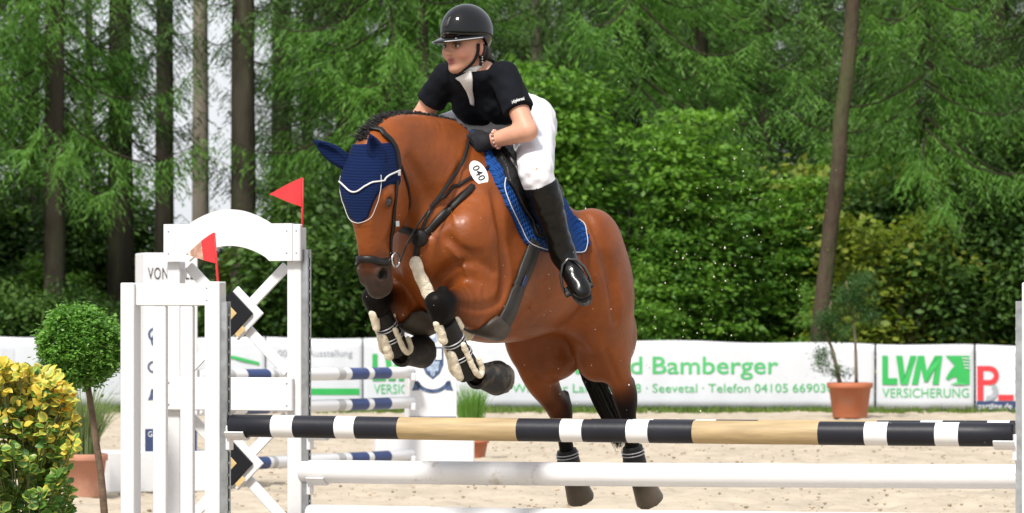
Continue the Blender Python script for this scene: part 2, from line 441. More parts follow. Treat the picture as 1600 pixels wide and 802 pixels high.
def foliage_mat(name, col, col2, trans=.35, rough=.55, scale=.6):
    m = mat(name, col, rough=rough, spec=.3, trans=trans); nt = m.node_tree; N = nt.nodes; Lk = nt.links
    g = N.new('ShaderNodeNewGeometry'); tc = N.new('ShaderNodeTexCoord'); nz = N.new('ShaderNodeTexNoise'); nz.inputs['Scale'].default_value = scale; nz.inputs['Detail'].default_value = 3
    Lk.new(tc.outputs['Object'], nz.inputs['Vector'])
    ad = N.new('ShaderNodeMath'); ad.operation = 'MULTIPLY_ADD'; ad.inputs[1].default_value = .55; Lk.new(g.outputs['Random Per Island'], ad.inputs[0])
    m2 = N.new('ShaderNodeMath'); m2.operation = 'MULTIPLY_ADD'; m2.inputs[1].default_value = 1.5; m2.inputs[2].default_value = -.5; Lk.new(nz.outputs['Fac'], m2.inputs[0]); Lk.new(m2.outputs[0], ad.inputs[2])
    mx = N.new('ShaderNodeMix'); mx.data_type = 'RGBA'; mx.clamp_factor = True; mx.inputs[6].default_value = (*col, 1); mx.inputs[7].default_value = (*col2, 1); Lk.new(ad.outputs[0], mx.inputs[0])
    b = N['Principled BSDF']; tr = [n for n in N if n.type == 'BSDF_TRANSLUCENT'][0]
    Lk.new(mx.outputs[2], b.inputs['Base Color'])
    br = N.new('ShaderNodeVectorMath'); br.operation = 'MULTIPLY'; br.inputs[1].default_value = (1.1, 1.25, .7); Lk.new(mx.outputs[2], br.inputs[0]); Lk.new(br.outputs[0], tr.inputs['Color'])
    return m
M_spruce = foliage_mat('spruce_needles', (.017, .050, .011), (.078, .16, .026), .25)
M_spruce_l = foliage_mat('larch_needles', (.045, .135, .020), (.125, .27, .035), .36)
M_hornbeam = foliage_mat('hornbeam_leaf', (.036, .120, .018), (.19, .36, .042), .42)
M_under = foliage_mat('understorey_leaf', (.022, .062, .014), (.10, .19, .030), .32)
M_yellowgreen = foliage_mat('yellow_green_leaf', (.10, .18, .02), (.34, .36, .055), .45)
M_bark = mat('spruce_bark', (.048, .042, .031), rough=.95, spec=.1, var=.45, vscale=3, bump=.03, bscale=9, stretch=(1, 1, .25), dirt=(.07, .085, .035), dirt_scale=1.5, dirt_lo=.5, dirt_hi=.7)
M_bark_p = mat('pale_bark', (.20, .175, .14), rough=.95, spec=.1, var=.3, vscale=3, bump=.02, bscale=9, stretch=(1, 1, .25), dirt=(.10, .11, .05), dirt_scale=1.2, dirt_lo=.5, dirt_hi=.7)
M_bark_r = mat('reddish_bark', (.062, .047, .033), rough=.95, spec=.1, var=.5, vscale=5, bump=.05, bscale=12, stretch=(1, 1, .3), dirt=(.06, .07, .03), dirt_scale=2, dirt_lo=.5, dirt_hi=.65)
M_twig = mat('twig_bark', (.034, .028, .02), rough=.95, spec=.1)
def local_part(name, me, m, parent, smooth=False):
    o = bpy.data.objects.new(name, me); COL.objects.link(o)
    if m is not None and not me.materials: me.materials.append(m)
    if smooth: me.polygons.foreach_set('use_smooth', np.ones(len(me.polygons), bool))
    o.parent = parent; return o
def trunk_mesh(h, r0, r1, lean=(0, 0), wob=.04, seed=0, n=14):
    rs = np.random.RandomState(seed); P = []; rad = []
    for i in range(n):
        t = i/(n-1); P.append((lean[0]*t*h+rs.randn()*wob*t*.3, lean[1]*t*h+rs.randn()*wob*t*.3, -.1+t*h)); rad.append((r0+(r1-r0)*t)*(1+.45*math.exp(-t*h/.35)))
    mb = MB(); mb.tube(P, rad, 12); return mesh_from(mb.v, mb.f, 'trunk')
def conifer_crown(seed, z0, z1, nb, Lmax, hang=.5, sparse=0., step=.062, blade=.075):
    """whorls of drooping boughs carrying hanging twigs of needles"""
    rs = np.random.RandomState(seed); Cs, Ds, Ws, Ls, Wh = [], [], [], [], []; wood = MB()
    for b in range(nb):
        f = (b+rs.rand())/nb; z = z0+(z1-z0)*f; az = rs.rand()*2*math.pi; L_ = Lmax*(1-.75*max(0, (z-4)/(z1-4+1e-6))**1.1)*rs.uniform(.65, 1.1)
        n = max(6, int(L_/step)); t = np.linspace(0, 1, n); sl = rs.uniform(-.5, .02)
        dirh = np.array([math.cos(az), math.sin(az), 0]); P = dirh*(t*L_)[:, None]; P[:, 2] = z+L_*(sl*t-.30*np.sin(t*math.pi*.9)*.6+.22*t**3)
        wood.tube(P[::max(1, n//5)], list(np.linspace(.018, .005, len(P[::max(1, n//5)]))), 4, cap=False)
        side = np.array([-dirh[1], dirh[0], 0])
        for i in range(2, n):
            if rs.rand() < sparse: continue
            for s in (-1, 1):
                tl = (.50*(1-.62*t[i])+.08)*rs.uniform(.6, 1.25)
                d = dirh*.55+side*s*rs.uniform(.45, 1.0)+np.array([0, 0, -hang*rs.uniform(.3, 1.6)]); d /= np.linalg.norm(d)
                m = max(3, int(tl/.042)); q = np.linspace(.08, 1, m)[:, None]; base = P[i]+d*q*tl+np.array([0, 0, -1.])*(q**2)*tl*hang*.35
                sd = np.cross(d, (0, 0, 1.)); sd /= np.linalg.norm(sd)+1e-9
                sg = np.where(np.arange(m) % 2 == 0, 1, -1)[:, None]
                D = nrmz(d+sd*sg*.75+rs.randn(m, 3)*.22+np.array([0, 0, -.25*hang]))
                Cs.append(base+D*blade*.6); Ds.append(D); Ws.append(nrmz(np.cross(D, rs.randn(m, 3)))); Ls.append(rs.uniform(.7, 1.2, m)*blade*(1-.3*q[:, 0])); Wh.append(rs.uniform(.75, 1.3, m)*.0105)
    return quads_mesh(np.concatenate(Cs), np.concatenate(Ds), np.concatenate(Ws), np.concatenate(Ls), np.concatenate(Wh), 'needles', tip=.35), mesh_from(wood.v, wood.f, 'boughs')
def tree(name, label, cat, loc, rz, parts, scale=1., group=None):
    o = empty(name, loc, label, cat, group); o.rotation_euler = (0, 0, rz); o.scale = (scale,)*3 if np.isscalar(scale) else scale
    for pn, me, m, sm in parts:
        q = local_part(pn, me, m, o, sm)
        if pn in ('boughs', 'stems'): q['kind'] = 'stuff'
    return o
def gx(px, d): return (px-800)*d/FPX
crownA = conifer_crown(1, 3.9, 12, 64, 2.3, .8, 0., blade=.076)
crownB = conifer_crown(2, 4.7, 12, 36, 1.6, .8, .15, blade=.076)
crownC = conifer_crown(3, 1.4, 11, 110, 2.5, .95, blade=.082)
crownD = conifer_crown(4, 2.6, 11, 76, 2.2, .9, .08, blade=.078)
crownE = conifer_crown(5, 4.9, 12, 30, 1.0, .9, .1, blade=.076)
trunks = {k: trunk_mesh(13, r, r*.55, seed=i) for i, (k, r) in enumerate((('big', .205), ('mid', .165), ('thin', .11)))}
G_TR = 'spruce trees behind the banner'
def spruce(px, d, trunk, crown, rz, label, bark=None, needles=None, scale=1., lean=None):
    tm_ = trunks[trunk]; bk = bark or M_bark
    key = (trunk, bk.name)
    if key not in _tr_cache:
        me = tm_.copy(); me.materials.append(bk); _tr_cache[key] = me
    parts = [('trunk', _tr_cache[key], None, True)]
    if crown is not None:
        nd = needles or M_spruce
        ck = (id(crown), nd.name)
        if ck not in _tr_cache:
            a = crown[0].copy(); a.materials.append(nd); b = crown[1].copy(); b.materials.append(M_twig); _tr_cache[ck] = (a, b)
        parts += [('crown', _tr_cache[ck][0], None, False), ('boughs', _tr_cache[ck][1], None, False)]
    return tree('spruce_tree', label, 'tree', (gx(px, d), d, 0), rz, parts, scale, G_TR)
_tr_cache = {}
spruce(48, 57, 'mid', crownB, .3, 'dark spruce trunk nearest the left edge of the photo')
spruce(188, 51.5, 'big', crownA, 1.1, 'thick spruce with mossy trunk above the round clipped bush')
spruce(257, 55, 'mid', crownE, 2.2, 'spruce trunk directly left of the pale bare trunk')
spruce(313, 60, 'mid', None, 0., 'pale bare trunk in front of the bright sky gap', M_bark_p)
spruce(380, 51, 'big', crownE, 1.0, 'thick dark trunk right of the bright sky gap, above the arch')
spruce(440, 58, 'big', crownB, 5.0, 'spruce trunk half lost in foliage right of the arch')
spruce(139, 68, 'thin', crownB, 1.9, 'thin distant trunk between the two left-hand spruces', scale=.9)
spruce(541, 55, 'mid', crownC, .5, 'spruce behind the horse ears with low boughs')
spruce(622, 58, 'big', crownA, 1.5, 'spruce behind the rider on her right-hand side')
spruce(842, 58, 'mid', crownD, 2.4, 'pale trunk directly right of the rider helmet', M_bark_p)
spruce(1092, 63, 'mid', crownC, 3.1, 'dark spruce behind the flying sand above the hornbeam')
spruce(975, 60, 'big', crownC, 3.7, 'spruce behind the tall hornbeam top')
spruce(1195, 59, 'mid', crownC, .9, 'spruce left of the leaning reddish trunk')
spruce(1425, 55, 'thin', crownC, 4.4, 'spruce with long hanging boughs right of the leaning trunk', needles=M_spruce)
spruce(1560, 53, 'mid', crownC, 5.2, 'dark spruce nearest the right edge of the photo')
spruce(1500, 61, 'big', crownD, .1, 'spruce behind the bare branches at upper right')
spruce(720, 62, 'mid', crownC, 2.9, 'spruce hidden behind the rider head')
spruce(-60, 53, 'big', crownA, 2.0, 'spruce with boughs reaching in from beyond the left edge')
spruce(1680, 50, 'big', crownC, 1.0, 'spruce with boughs reaching in from beyond the right edge')
# leaning reddish trunk with larch-like boughs
rt = trunk_mesh(9, .115, .082, lean=(.10, 0), wob=.16, seed=9, n=22); rt.materials.append(M_bark_r)
lc = conifer_crown(12, 4.9, 9.5, 34, 2.6, .45); lc[0].materials.append(M_spruce_l); lc[1].materials.append(M_twig)
tree('larch_tree', 'slim reddish trunk leaning right above the terracotta pot', 'tree', (gx(1268, 46.5), 46.5, 0), 0, [('trunk', rt, None, True)])
o_ = tree('larch_tree', 'bright green larch boughs hanging in from the top right', 'tree', (gx(1092, 52), 52, 0), 1.2, [('trunk', _tr_cache[('mid', 'spruce_bark')], None, True), ('crown', lc[0], None, False), ('boughs', lc[1], None, False)])
o_ = tree('larch_tree', 'bright green larch boughs hanging above the rider left', 'tree', (gx(660, 50), 50, 0), 3.9, [('trunk', _tr_cache[('thin', 'spruce_bark')] if ('thin', 'spruce_bark') in _tr_cache else _tr_cache[('mid', 'spruce_bark')], None, True), ('crown', lc[0], None, False), ('boughs', lc[1], None, False)], .95)
lcb = conifer_crown(16, 3.7, 8.0, 34, 2.3, 1.1, 0., blade=.082); lcb[0].materials.append(M_spruce_l); lcb[1].materials.append(M_twig)
for px_, d_, rz_, sc_, lab_ in ((-30, 49.5, .4, 1.05, 'bright green larch boughs hanging in at the top left corner'), (85, 49.2, 2.0, 1.0, 'bright green larch boughs hanging left of the bright sky gap'), (610, 50, 4.4, 1.06, 'bright green larch boughs hanging above the red flags'),
                                (1445, 47.6, 1.5, .92, 'long bright larch boughs hanging in front of the leaning trunk'), (1000, 49.4, 5.3, 1.05, 'bright larch boughs spreading over the tall hornbeam')):
    tree('larch_tree', lab_, 'tree', (gx(px_, d_), d_, 0), rz_, ([('trunk', _tr_cache[('mid', 'spruce_bark')], None, True)] if px_ < 300 else [])+[('crown', lcb[0], None, False), ('boughs', lcb[1], None, False)], sc_)
# far trees that close the view on the right and leave the sky open on the left
far = [(px, d) for px, d in ((560, 74), (655, 80), (745, 72), (800, 84), (885, 76), (940, 86), (1030, 78), (1120, 88), (1170, 74), (1260, 82), (1330, 72), (1390, 86), (1460, 76), (1545, 84), (1620, 74), (480, 84), (-30, 82), (90, 98), (1290, 66), (1360, 62), (1050, 68), (900, 66))]
ORD = 'first second third fourth fifth sixth seventh eighth ninth tenth eleventh twelfth thirteenth fourteenth fifteenth sixteenth seventeenth eighteenth nineteenth twentieth twenty-first twenty-second twenty-third twenty-fourth twenty-fifth twenty-sixth twenty-seventh twenty-eighth twenty-ninth thirtieth'.split()
far.sort()
for i, (px, d) in enumerate(far):
    spruce(px, d, ('mid', 'big')[i % 2], (crownC, crownA, crownD)[i % 3] if px > 440 else crownB, i*1.7, f'dim far-row spruce, {ORD[i]} from the left among the distant trees')
# the wood goes on past both edges of the picture
for i, (px, d) in enumerate(((-170, 52), (-290, 57), (-380, 51), (-470, 62), (-560, 54), (-680, 50), (-800, 58), (-930, 53), (1790, 55), (1880, 51), (1990, 60), (2090, 53), (2200, 56), (2330, 51), (2470, 57))):
    spruce(px, d, ('big', 'mid')[i % 2], (crownC, crownD, crownA)[i % 3], i*2.3, 'spruce beyond the left edge of the photo' if px < 0 else 'spruce beyond the right edge of the photo')
# ---- broad-leaved shrubs
def shrub_mesh(seed, w, dpt, h, nclump, per, L_, W_, front=True, base=.0, droop=.5, r=.16, flat=.35, shell=.55):
    rs = np.random.RandomState(seed); P = []
    lob = [(rs.uniform(-.8, .8)*w/2, rs.uniform(-.5, .5)*dpt/2, base+(h-base)*rs.uniform(.2, .85), rs.uniform(.28, .5)) for _ in range(16)]
    while len(P) < nclump:
        lx, ly, lz, lr = lob[rs.randint(len(lob))]; v = rs.randn(3); v /= np.linalg.norm(v); q = shell+(1-shell)*rs.rand()
        p = np.array([lx+v[0]*lr*w*.5*q, ly+v[1]*lr*dpt*.7*q, lz+v[2]*lr*h*.55*q])
        if base < p[2] < h*1.03 and abs(p[0]) < w*.56: P.append(p)
    return leaf_cloud(rs, np.array(P), per, r, flat, L_, W_, 'leaves', droop)
def stems_mesh(seed, w, h, n, r=.018):
    rs = np.random.RandomState(seed); mb = MB()
    for i in range(n):
        a = rs.uniform(-.5, .5, 2)*w*.35; e = a*rs.uniform(1.2, 2.6)+rs.randn(2)*.1; hh = h*rs.uniform(.55, .98)
        mb.tube([(a[0]*.4, a[1]*.4, -.05), (a[0], a[1], hh*.3), ((a[0]+e[0])/2, (a[1]+e[1])/2, hh*.65), (e[0], e[1], hh)], [r, r*.8, r*.55, r*.2], 5)
    return mesh_from(mb.v, mb.f, 'stems')
def shrub(name, label, px, d, me, st, rz=0., scale=1., group=None, cat='shrub'):
    return tree(name, label, cat, (gx(px, d), d, 0), rz, [('foliage', me, None, False), ('stems', st, None, True)], scale, group)
st1 = stems_mesh(1, 2, 3.2, 12); st1.materials.append(M_twig); st2 = stems_mesh(2, 1.6, 1.8, 10, .012); st2.materials.append(M_twig)
hb1 = shrub_mesh(11, 3.2, 1.7, 5.0, 330, 52, .056, .033, base=.15, r=.20, flat=.20, shell=.55); hb1.materials.append(M_hornbeam)
hb2 = shrub_mesh(12, 2.4, 1.5, 3.6, 260, 46, .055, .032, base=.1, r=.18, flat=.28, shell=.5); hb2.materials.append(M_hornbeam)
un1 = shrub_mesh(13, 2.4, 1.4, 2.3, 220, 44, .055, .030, base=.05, r=.18, flat=.5); un1.materials.append(M_under)
un2 = shrub_mesh(14, 2.2, 1.4, 3.4, 240, 46, .056, .030, base=.05, r=.19, flat=.5); un2.materials.append(M_under)
yg1 = shrub_mesh(15, 1.9, 1.2, 2.2, 190, 34, .052, .034, base=.15, r=.15, flat=.4); yg1.materials.append(M_yellowgreen)
shrub('hornbeam_shrub', 'tall bright green hornbeam right of the rider back', 960, 47.6, hb1, st1, .0)
shrub('hornbeam_shrub', 'bright green hornbeam between the rider and the flying sand', 1105, 48.2, hb2, st1, 1.3, 1.05)
shrub('hornbeam_shrub', 'small hornbeam between the mossy trunk and the left edge', 112, 53.5, hb2, st1, .7, .62)
shrub('hornbeam_shrub', 'small hornbeam seen under the arch of the white wing', 428, 52.5, hb2, st1, 2.7, .62)
shrub('hornbeam_shrub', 'lower hornbeam behind the horse croup', 1040, 47.2, hb2, st1, 4.0, .8)
shrub('hornbeam_shrub', 'hornbeam behind the rider and the horse neck', 800, 48.5, hb1, st1, 2.2, .98)
shrub('hornbeam_shrub', 'shaded hornbeam behind the horse head', 640, 49, hb2, st1, 3.3, .95)
shrub('hornbeam_shrub', 'leafy hornbeam filling the wood edge left of the leaning trunk', 1195, 49.3, hb1, st1, 5.1, .78)
us = [(20, 57, un2, 1.05), (118, 55, un2, .95), (205, 56, un2, .95), (300, 66, un1, .8), (395, 56, un1, 1.05), (480, 50.6, un2, .95), (560, 48, un1, 1.2), (720, 48.2, un2, 1.),
      (890, 49.5, un2, 1.1), (1250, 50.5, un2, 1.05), (1400, 48.7, un2, 1.0), (1480, 48.2, un1, 1.1), (1560, 47.8, un2, .95), (1590, 49.5, un2, 1.25), (1330, 52, un2, 1.15), (60, 62, un2, .75), (250, 62, un2, .6), (440, 60, un2, .8), (1450, 51, un2, 1.2), (-40, 58, un2, .8), (350, 66, un2, .5), (150, 62, un2, 1.1), (85, 60, un2, 1.2), (268, 60, un2, .6)]
us += [(-25, 49, un1, .8), (70, 48.6, un1, .72), (150, 49.2, un1, .66), (262, 49, un1, .62), (330, 49.4, un1, .5), (405, 48.6, un1, .74)]
us.sort(key=lambda t: t[0])
for i, (px, d, me, sc_) in enumerate(us):
    shrub('understorey_shrub', f'dark leafy understorey shrub above the banners, {ORD[i]} from the left edge', px, d, me, st2, i*1.9, sc_, 'dark shrubs at the wood edge')
for i, (px, d) in enumerate(((-150, 49), (-270, 50), (-390, 48.6), (-520, 50), (-640, 49), (-780, 50), (-900, 49), (1740, 49), (1860, 50), (1980, 48.6), (2100, 50), (2230, 49), (2360, 50))):
    shrub('understorey_shrub', 'dark shrub beyond the left edge of the photo' if px < 0 else 'dark shrub beyond the right edge of the photo', px, d, (un2, un1)[i % 2], st2, i*1.3, 1.15, 'shrubs beyond the picture')
shrub('yellowing_shrub', 'yellow-green shrub right of the leaning trunk', 1395, 47.4, yg1, st2, .4, 1.2)
shrub('yellowing_shrub', 'taller yellow-green shrub behind the leaning trunk', 1325, 49.6, yg1, st2, 2.4, 1.55)
shrub('yellowing_shrub', 'pale yellow-green shrub behind the round clipped bush', 130, 55, yg1, st2, 3.4, 1.0)
shrub('yellowing_shrub', 'small pale shrub behind the arch of the white wing', 425, 53.5, yg1, st2, 5.4, 1.0)
# bare pale branches at right
bb_ = MB()
for i in range(9):
    a = np.array([gx(1385+i*3, 47.4), 47.4, .5]); e = np.array([gx(1440+i*14, 47.3), 47.2+.1*i, 1.31+(481-(395-i*13+20*(i % 2)))/116]); m_ = (a+e)/2+np.array([.05, 0, -.12])
    bb_.tube(crom([a, m_, e], 4), list(np.linspace(.012, .004, 9)), 5)
o_ = tag(link_mesh('bare_branches', mesh_from(bb_.v, bb_.f, 'b'), mat('dry_branch', (.22, .19, .12), rough=.9), None, True), 'thin pale bare branches fanning out beside the yellow-green shrub', 'branches')
# ================================================================ grass at the banner foot
def grass_mesh(seed, n, xr, yr, h, w=.006, z=0., lean=.35):
    rs = np.random.RandomState(seed); V = np.zeros((n, 3, 3)); x = rs.uniform(*xr, n); y = rs.uniform(*yr, n); hh = rs.uniform(.4, 1., n)*h; a = rs.rand(n)*6.28
    V[:, 0] = np.stack([x-np.cos(a)*w, y-np.sin(a)*w, np.full(n, z)], 1); V[:, 1] = np.stack([x+np.cos(a)*w, y+np.sin(a)*w, np.full(n, z)], 1)
    V[:, 2] = np.stack([x+rs.randn(n)*lean*hh, y+rs.randn(n)*lean*hh, z+hh], 1); return mesh_from(V.reshape(-1, 3), np.arange(n*3).reshape(-1, 3), 'grass')
M_grass = foliage_mat('grass_blade', (.06, .13, .02), (.16, .22, .05), .4)
tag(link_mesh('grass', grass_mesh(3, 24000, (-12, 12), (43.6, 45.6), .10, .011), M_grass), 'strip of short green grass along the foot of the banners', 'grass', kind='stuff')
# ================================================================ banners
def bdepth(px): return 45.6-1.5*(px/1600)
def bwave(px, z): return .024*math.sin(px*.021)+.016*math.sin(px*.053+1.3)*z+.007*math.sin(px*.13+z*5)
def bpt(px, py, off=0.):
    d = bdepth(px); p = at(px, py, d); p[1] += bwave(px, p[2])-off; return p
def btop(px): return np.interp(px, [-80, 0, 400, 990, 1300, 1590, 1700], [526, 527, 528, 533, 537, 541, 543])+1.2*math.sin(px*.028)
def bbot(px): return HORY+(CAMZ-.035)*FPX/bdepth(px)
M_ban = mat('banner_vinyl', (.55, .57, .61), rough=.5, spec=.35, var=.03, vscale=2, bump=.006, bscale=3.2)
M_green = mat('banner_green', (.022, .36, .075), rough=.55); M_greent = mat('banner_green_text', (.055, .40, .12), rough=.55)
M_grey = mat('banner_grey', (.30, .32, .35), rough=.55); M_lgrey = mat('banner_light_grey', (.50, .52, .56), rough=.55)
M_red = mat('banner_red', (.62, .03, .04), rough=.55); M_navy = mat('banner_navy', (.03, .05, .13), rough=.55); M_bwhite = mat('banner_white', (.78, .78, .8), rough=.5)
M_blackprint = mat('black_print', (.02, .02, .025), rough=.5)
def banner(x0, x1, label):
    o = empty('banner', bpt((x0+x1)/2, bbot((x0+x1)/2)), label, 'banner', 'advertising banners round the arena')
    n = max(8, int((x1-x0)/7)); m = 8; V = []
    for i in range(n+1):
        px = x0+(x1-x0)*i/n
        for j in range(m+1): V.append(bpt(px, btop(px)+(bbot(px)-btop(px))*j/m))
    Q = np.array([(i*(m+1)+j, i*(m+1)+j+1, (i+1)*(m+1)+j+1, (i+1)*(m+1)+j) for i in range(n) for j in range(m)])
    o2 = link_mesh('cloth', mesh_from(V, Q, 'cloth'), M_ban, o, True)
    md = o2.modifiers.new('thick', 'SOLIDIFY'); md.thickness = .004; md.offset = 1
    hem = MB(); hem.tube([bpt(x0+(x1-x0)*i/n, btop(x0+(x1-x0)*i/n)) for i in range(n+1)], .007, 6); hem.build('hem', M_ban, o, True)
    return o
def blet(o, txt, x, y, cap, m, wide=None, bold=0.):          # one piece for each word
    ws = [text_mesh(w, cap/.70, 'LEFT', 1., 0., bold) for w in txt.split()]
    def wid(me): c = np.zeros(len(me.vertices)*3, f32); me.vertices.foreach_get('co', c); return float(c[0::3].max())
    wd = [wid(w) for w in ws]; gap = cap*.42; tot = sum(wd)+gap*(len(ws)-1); k = (wide/tot) if wide else 1.; cur = 0.
    for w, q in zip(ws, wd):
        c0 = cur; place_flat(w, lambda a, b: bpt(x+(c0+a)*k, y-b, .012)); link_mesh('lettering', w, m, o); cur += q+gap
def bpoly(o, pts, m, name='print', off=.010):
    # subdivide so that the print follows the folds
    mb = MB(); xs_ = sorted(set(a for a, _ in pts)); ys_ = sorted(set(b for _, b in pts))
    if len(pts) == 4 and len(xs_) == 2 and len(ys_) == 2:
        n = max(2, int((xs_[1]-xs_[0])/5)); V = [bpt(xs_[0]+(xs_[1]-xs_[0])*i/n, y, off) for i in range(n+1) for y in ys_]; mb.add(V, [(2*i, 2*i+1, 2*i+3, 2*i+2) for i in range(n)])
    else: mb.add([bpt(a, b, off+.006) for a, b in pts], [tuple(range(len(pts)))])
    link_mesh(name, mesh_from(mb.v, mb.f, name), m, o)
banner(-700, -73, 'plain white banner beyond the left edge of the photo'); banner(1693, 2300, 'plain white banner beyond the right edge of the photo')
b1 = banner(-70, 300, 'white banner with faint print behind the yellow and clipped bushes')
for k, (x, y, w, h) in enumerate(((2, 545, 20, 28), (80, 600, 60, 6), (60, 560, 6, 30), (170, 575, 18, 40))): bpoly(b1, [(x, y), (x+w, y), (x+w, y+h), (x, y+h)], M_lgrey)
b2 = banner(303, 414, 'white banner with green swoosh seen through the arched wing')
bpoly(b2, [(330, 556), (365, 556), (405, 566), (405, 571), (365, 561), (330, 560)], M_green)
bpoly(b2, [(318, 605), (408, 605), (408, 609), (318, 609)], M_lgrey)
b3 = banner(416, 566, 'white banner lettered 1.000 and Ausstellung above a green stripe')
blet(b3, '1.000 m² Ausstellung', 423, 557, 10.5, M_grey, 128); blet(b3, 'Besuchen Sie uns bis zur Autobahn', 428, 577, 5, M_lgrey, 124)
bpoly(b3, [(418, 607), (562, 607), (562, 617), (418, 617)], M_green); bpoly(b3, [(430, 588), (480, 588), (480, 591), (430, 591)], M_lgrey)
b4 = banner(568, 1366, 'long white banner with green LVM logo and the name Bamberger')
def lvm(o, x, y, w, h):                           # letters and the horse-head square
    s = w/140
    P = lambda pts: [(x+a*s, y+b*h/45) for a, b in pts]
    bpoly(o, P([(0, 0), (9, 0), (9, 35), (24, 35), (24, 45), (0, 45)]), M_green, 'letter')
    bpoly(o, P([(22, 0), (32, 0), (36, 31), (45, 0), (55, 0), (41, 45), (29, 45)]), M_green, 'letter')
    bpoly(o, P([(47, 45), (57, 0), (67, 0), (71, 24), (84, 0), (96, 0), (90, 45), (80, 45), (84, 19), (73, 41), (67, 41), (62, 19), (57, 45)]), M_green, 'letter')
    bpoly(o, P([(101, 0), (140, 0), (140, 45), (108, 45), (120, 41), (119, 33), (112, 34), (106, 38), (101, 36), (108, 24), (116, 15)]), M_green, 'emblem')
    for i in range(4): bpoly(o, P([(127+i*1.5, 3+i*5), (141, 4+i*5), (141, 5.6+i*5), (127+i*1.5, 4.6+i*5)]), M_ban, 'emblem_stripe', .016)
lvm(b4, 582, 553, 120, 42); blet(b4, 'VERSICHERUNG', 584, 615, 15, M_greent, 122)
blet(b4, 'Bernd Bamberger', 896, 584, 27, M_greent, 320, .35); blet(b4, 'Winsener Landstr. 118 · Seevetal · Telefon 04105 669030', 800, 613, 13.5, M_greent, 502)
b5 = banner(1369, 1522, 'white banner with green LVM logo beside the terracotta pot')
lvm(b5, 1378, 556, 137, 45); blet(b5, 'VERSICHERUNG', 1378, 621, 14.5, M_greent, 136)
b6 = banner(1525, 1690, 'white banner with red P and navy strip at the right edge')
bpoly(b6, [(1527, 572), (1537, 572), (1537, 626), (1527, 626)], M_red, 'letter')
import itertools
def arc_band(cx, cy, r0, r1, a0, a1, n=10):
    A = [a0+(a1-a0)*i/n for i in range(n+1)]; return [(cx+r1*math.cos(a), cy+r1*math.sin(a)) for a in A]+[(cx+r0*math.cos(a), cy+r0*math.sin(a)) for a in A[::-1]]
bpoly(b6, [(1537, 572), (1546, 572), (1546, 580), (1537, 580)], M_red, 'letter'); bpoly(b6, [(1537, 594), (1546, 594), (1546, 602), (1537, 602)], M_red, 'letter')
bpoly(b6, arc_band(1546, 587, 7, 15, -math.pi/2, math.pi/2), M_red, 'letter'); bpoly(b6, arc_band(1545, 612, 7, 15, -.9, 1.9), M_grey, 'letter')
bpoly(b6, [(1560, 617), (1584, 617), (1584, 626), (1560, 626)], M_red, 'letter'); bpoly(b6, [(1526, 627), (1592, 627), (1592, 643), (1526, 643)], M_navy, 'strip'); 
me = text_mesh('partline.de', 9/.7); place_flat(me, lambda a, b: bpt(1529+a, 639-b, .018), 52); link_mesh('lettering', me, M_bwhite, b6)
# ================================================================ the jump
M_wpaint = mat('white_paint', (.66, .66, .675), rough=.42, spec=.45, var=.025, vscale=5, dirt=(.45, .42, .36), dirt_scale=9, dirt_lo=.70, dirt_hi=.80, bump=.0018, bscale=30)
M_wpole = mat('white_pole', (.68, .68, .69), rough=.45, spec=.45, var=.03, vscale=4, dirt=(.45, .41, .34), dirt_scale=7, dirt_lo=.62, dirt_hi=.72, bump=.0012, bscale=20)
M_dark = mat('black_pole_paint', (.012, .013, .019), rough=.45, spec=.25, var=.3, vscale=6, dirt=(.45, .42, .37), dirt_scale=11, dirt_lo=.675, dirt_hi=.69, bump=.001, bscale=30)
M_gold = mat('bare_gold_pole', (.37, .27, .14), rough=.6, var=.28, vscale=5, stretch=(.5, 3, 14), bump=.001, bscale=30, dirt=(.26, .17, .08), dirt_scale=6, dirt_lo=.6, dirt_hi=.8)
M_navyp = mat('navy_pole_paint', (.016, .04, .15), rough=.45, var=.2, vscale=6, dirt=(.4, .4, .42), dirt_scale=12, dirt_lo=.66, dirt_hi=.72); M_greyp = mat('grey_pole_paint', (.38, .38, .38), rough=.5)
M_track = mat('zinc_track', (.38, .40, .42), rough=.4, metal=.8, var=.3, vscale=20)
M_flag = mat('red_flag', (.60, .025, .03), rough=.6, var=.12, vscale=20); M_flagw = mat('worn_flag', (.45, .25, .18), rough=.8, var=.3, vscale=40, dirt=(.7, .68, .62), dirt_scale=30, dirt_lo=.5, dirt_hi=.6)
M_sign_b = mat('black_panel', (.008, .009, .012), rough=.45, spec=.25); M_sign_g = mat('gold_panel', (.55, .40, .18), rough=.4, var=.15, vscale=30)
PA = at(363, 665, 14.29); PC = at(1582, 679.5, 13.30); WD = unit(np.array([PC[0]-PA[0], PC[1]-PA[1], 0])); WN = np.array([WD[1], -WD[0], 0]); UP = np.array([0, 0, 1.])
PLEN = float((PC-PA)@WD); SPREAD = .87
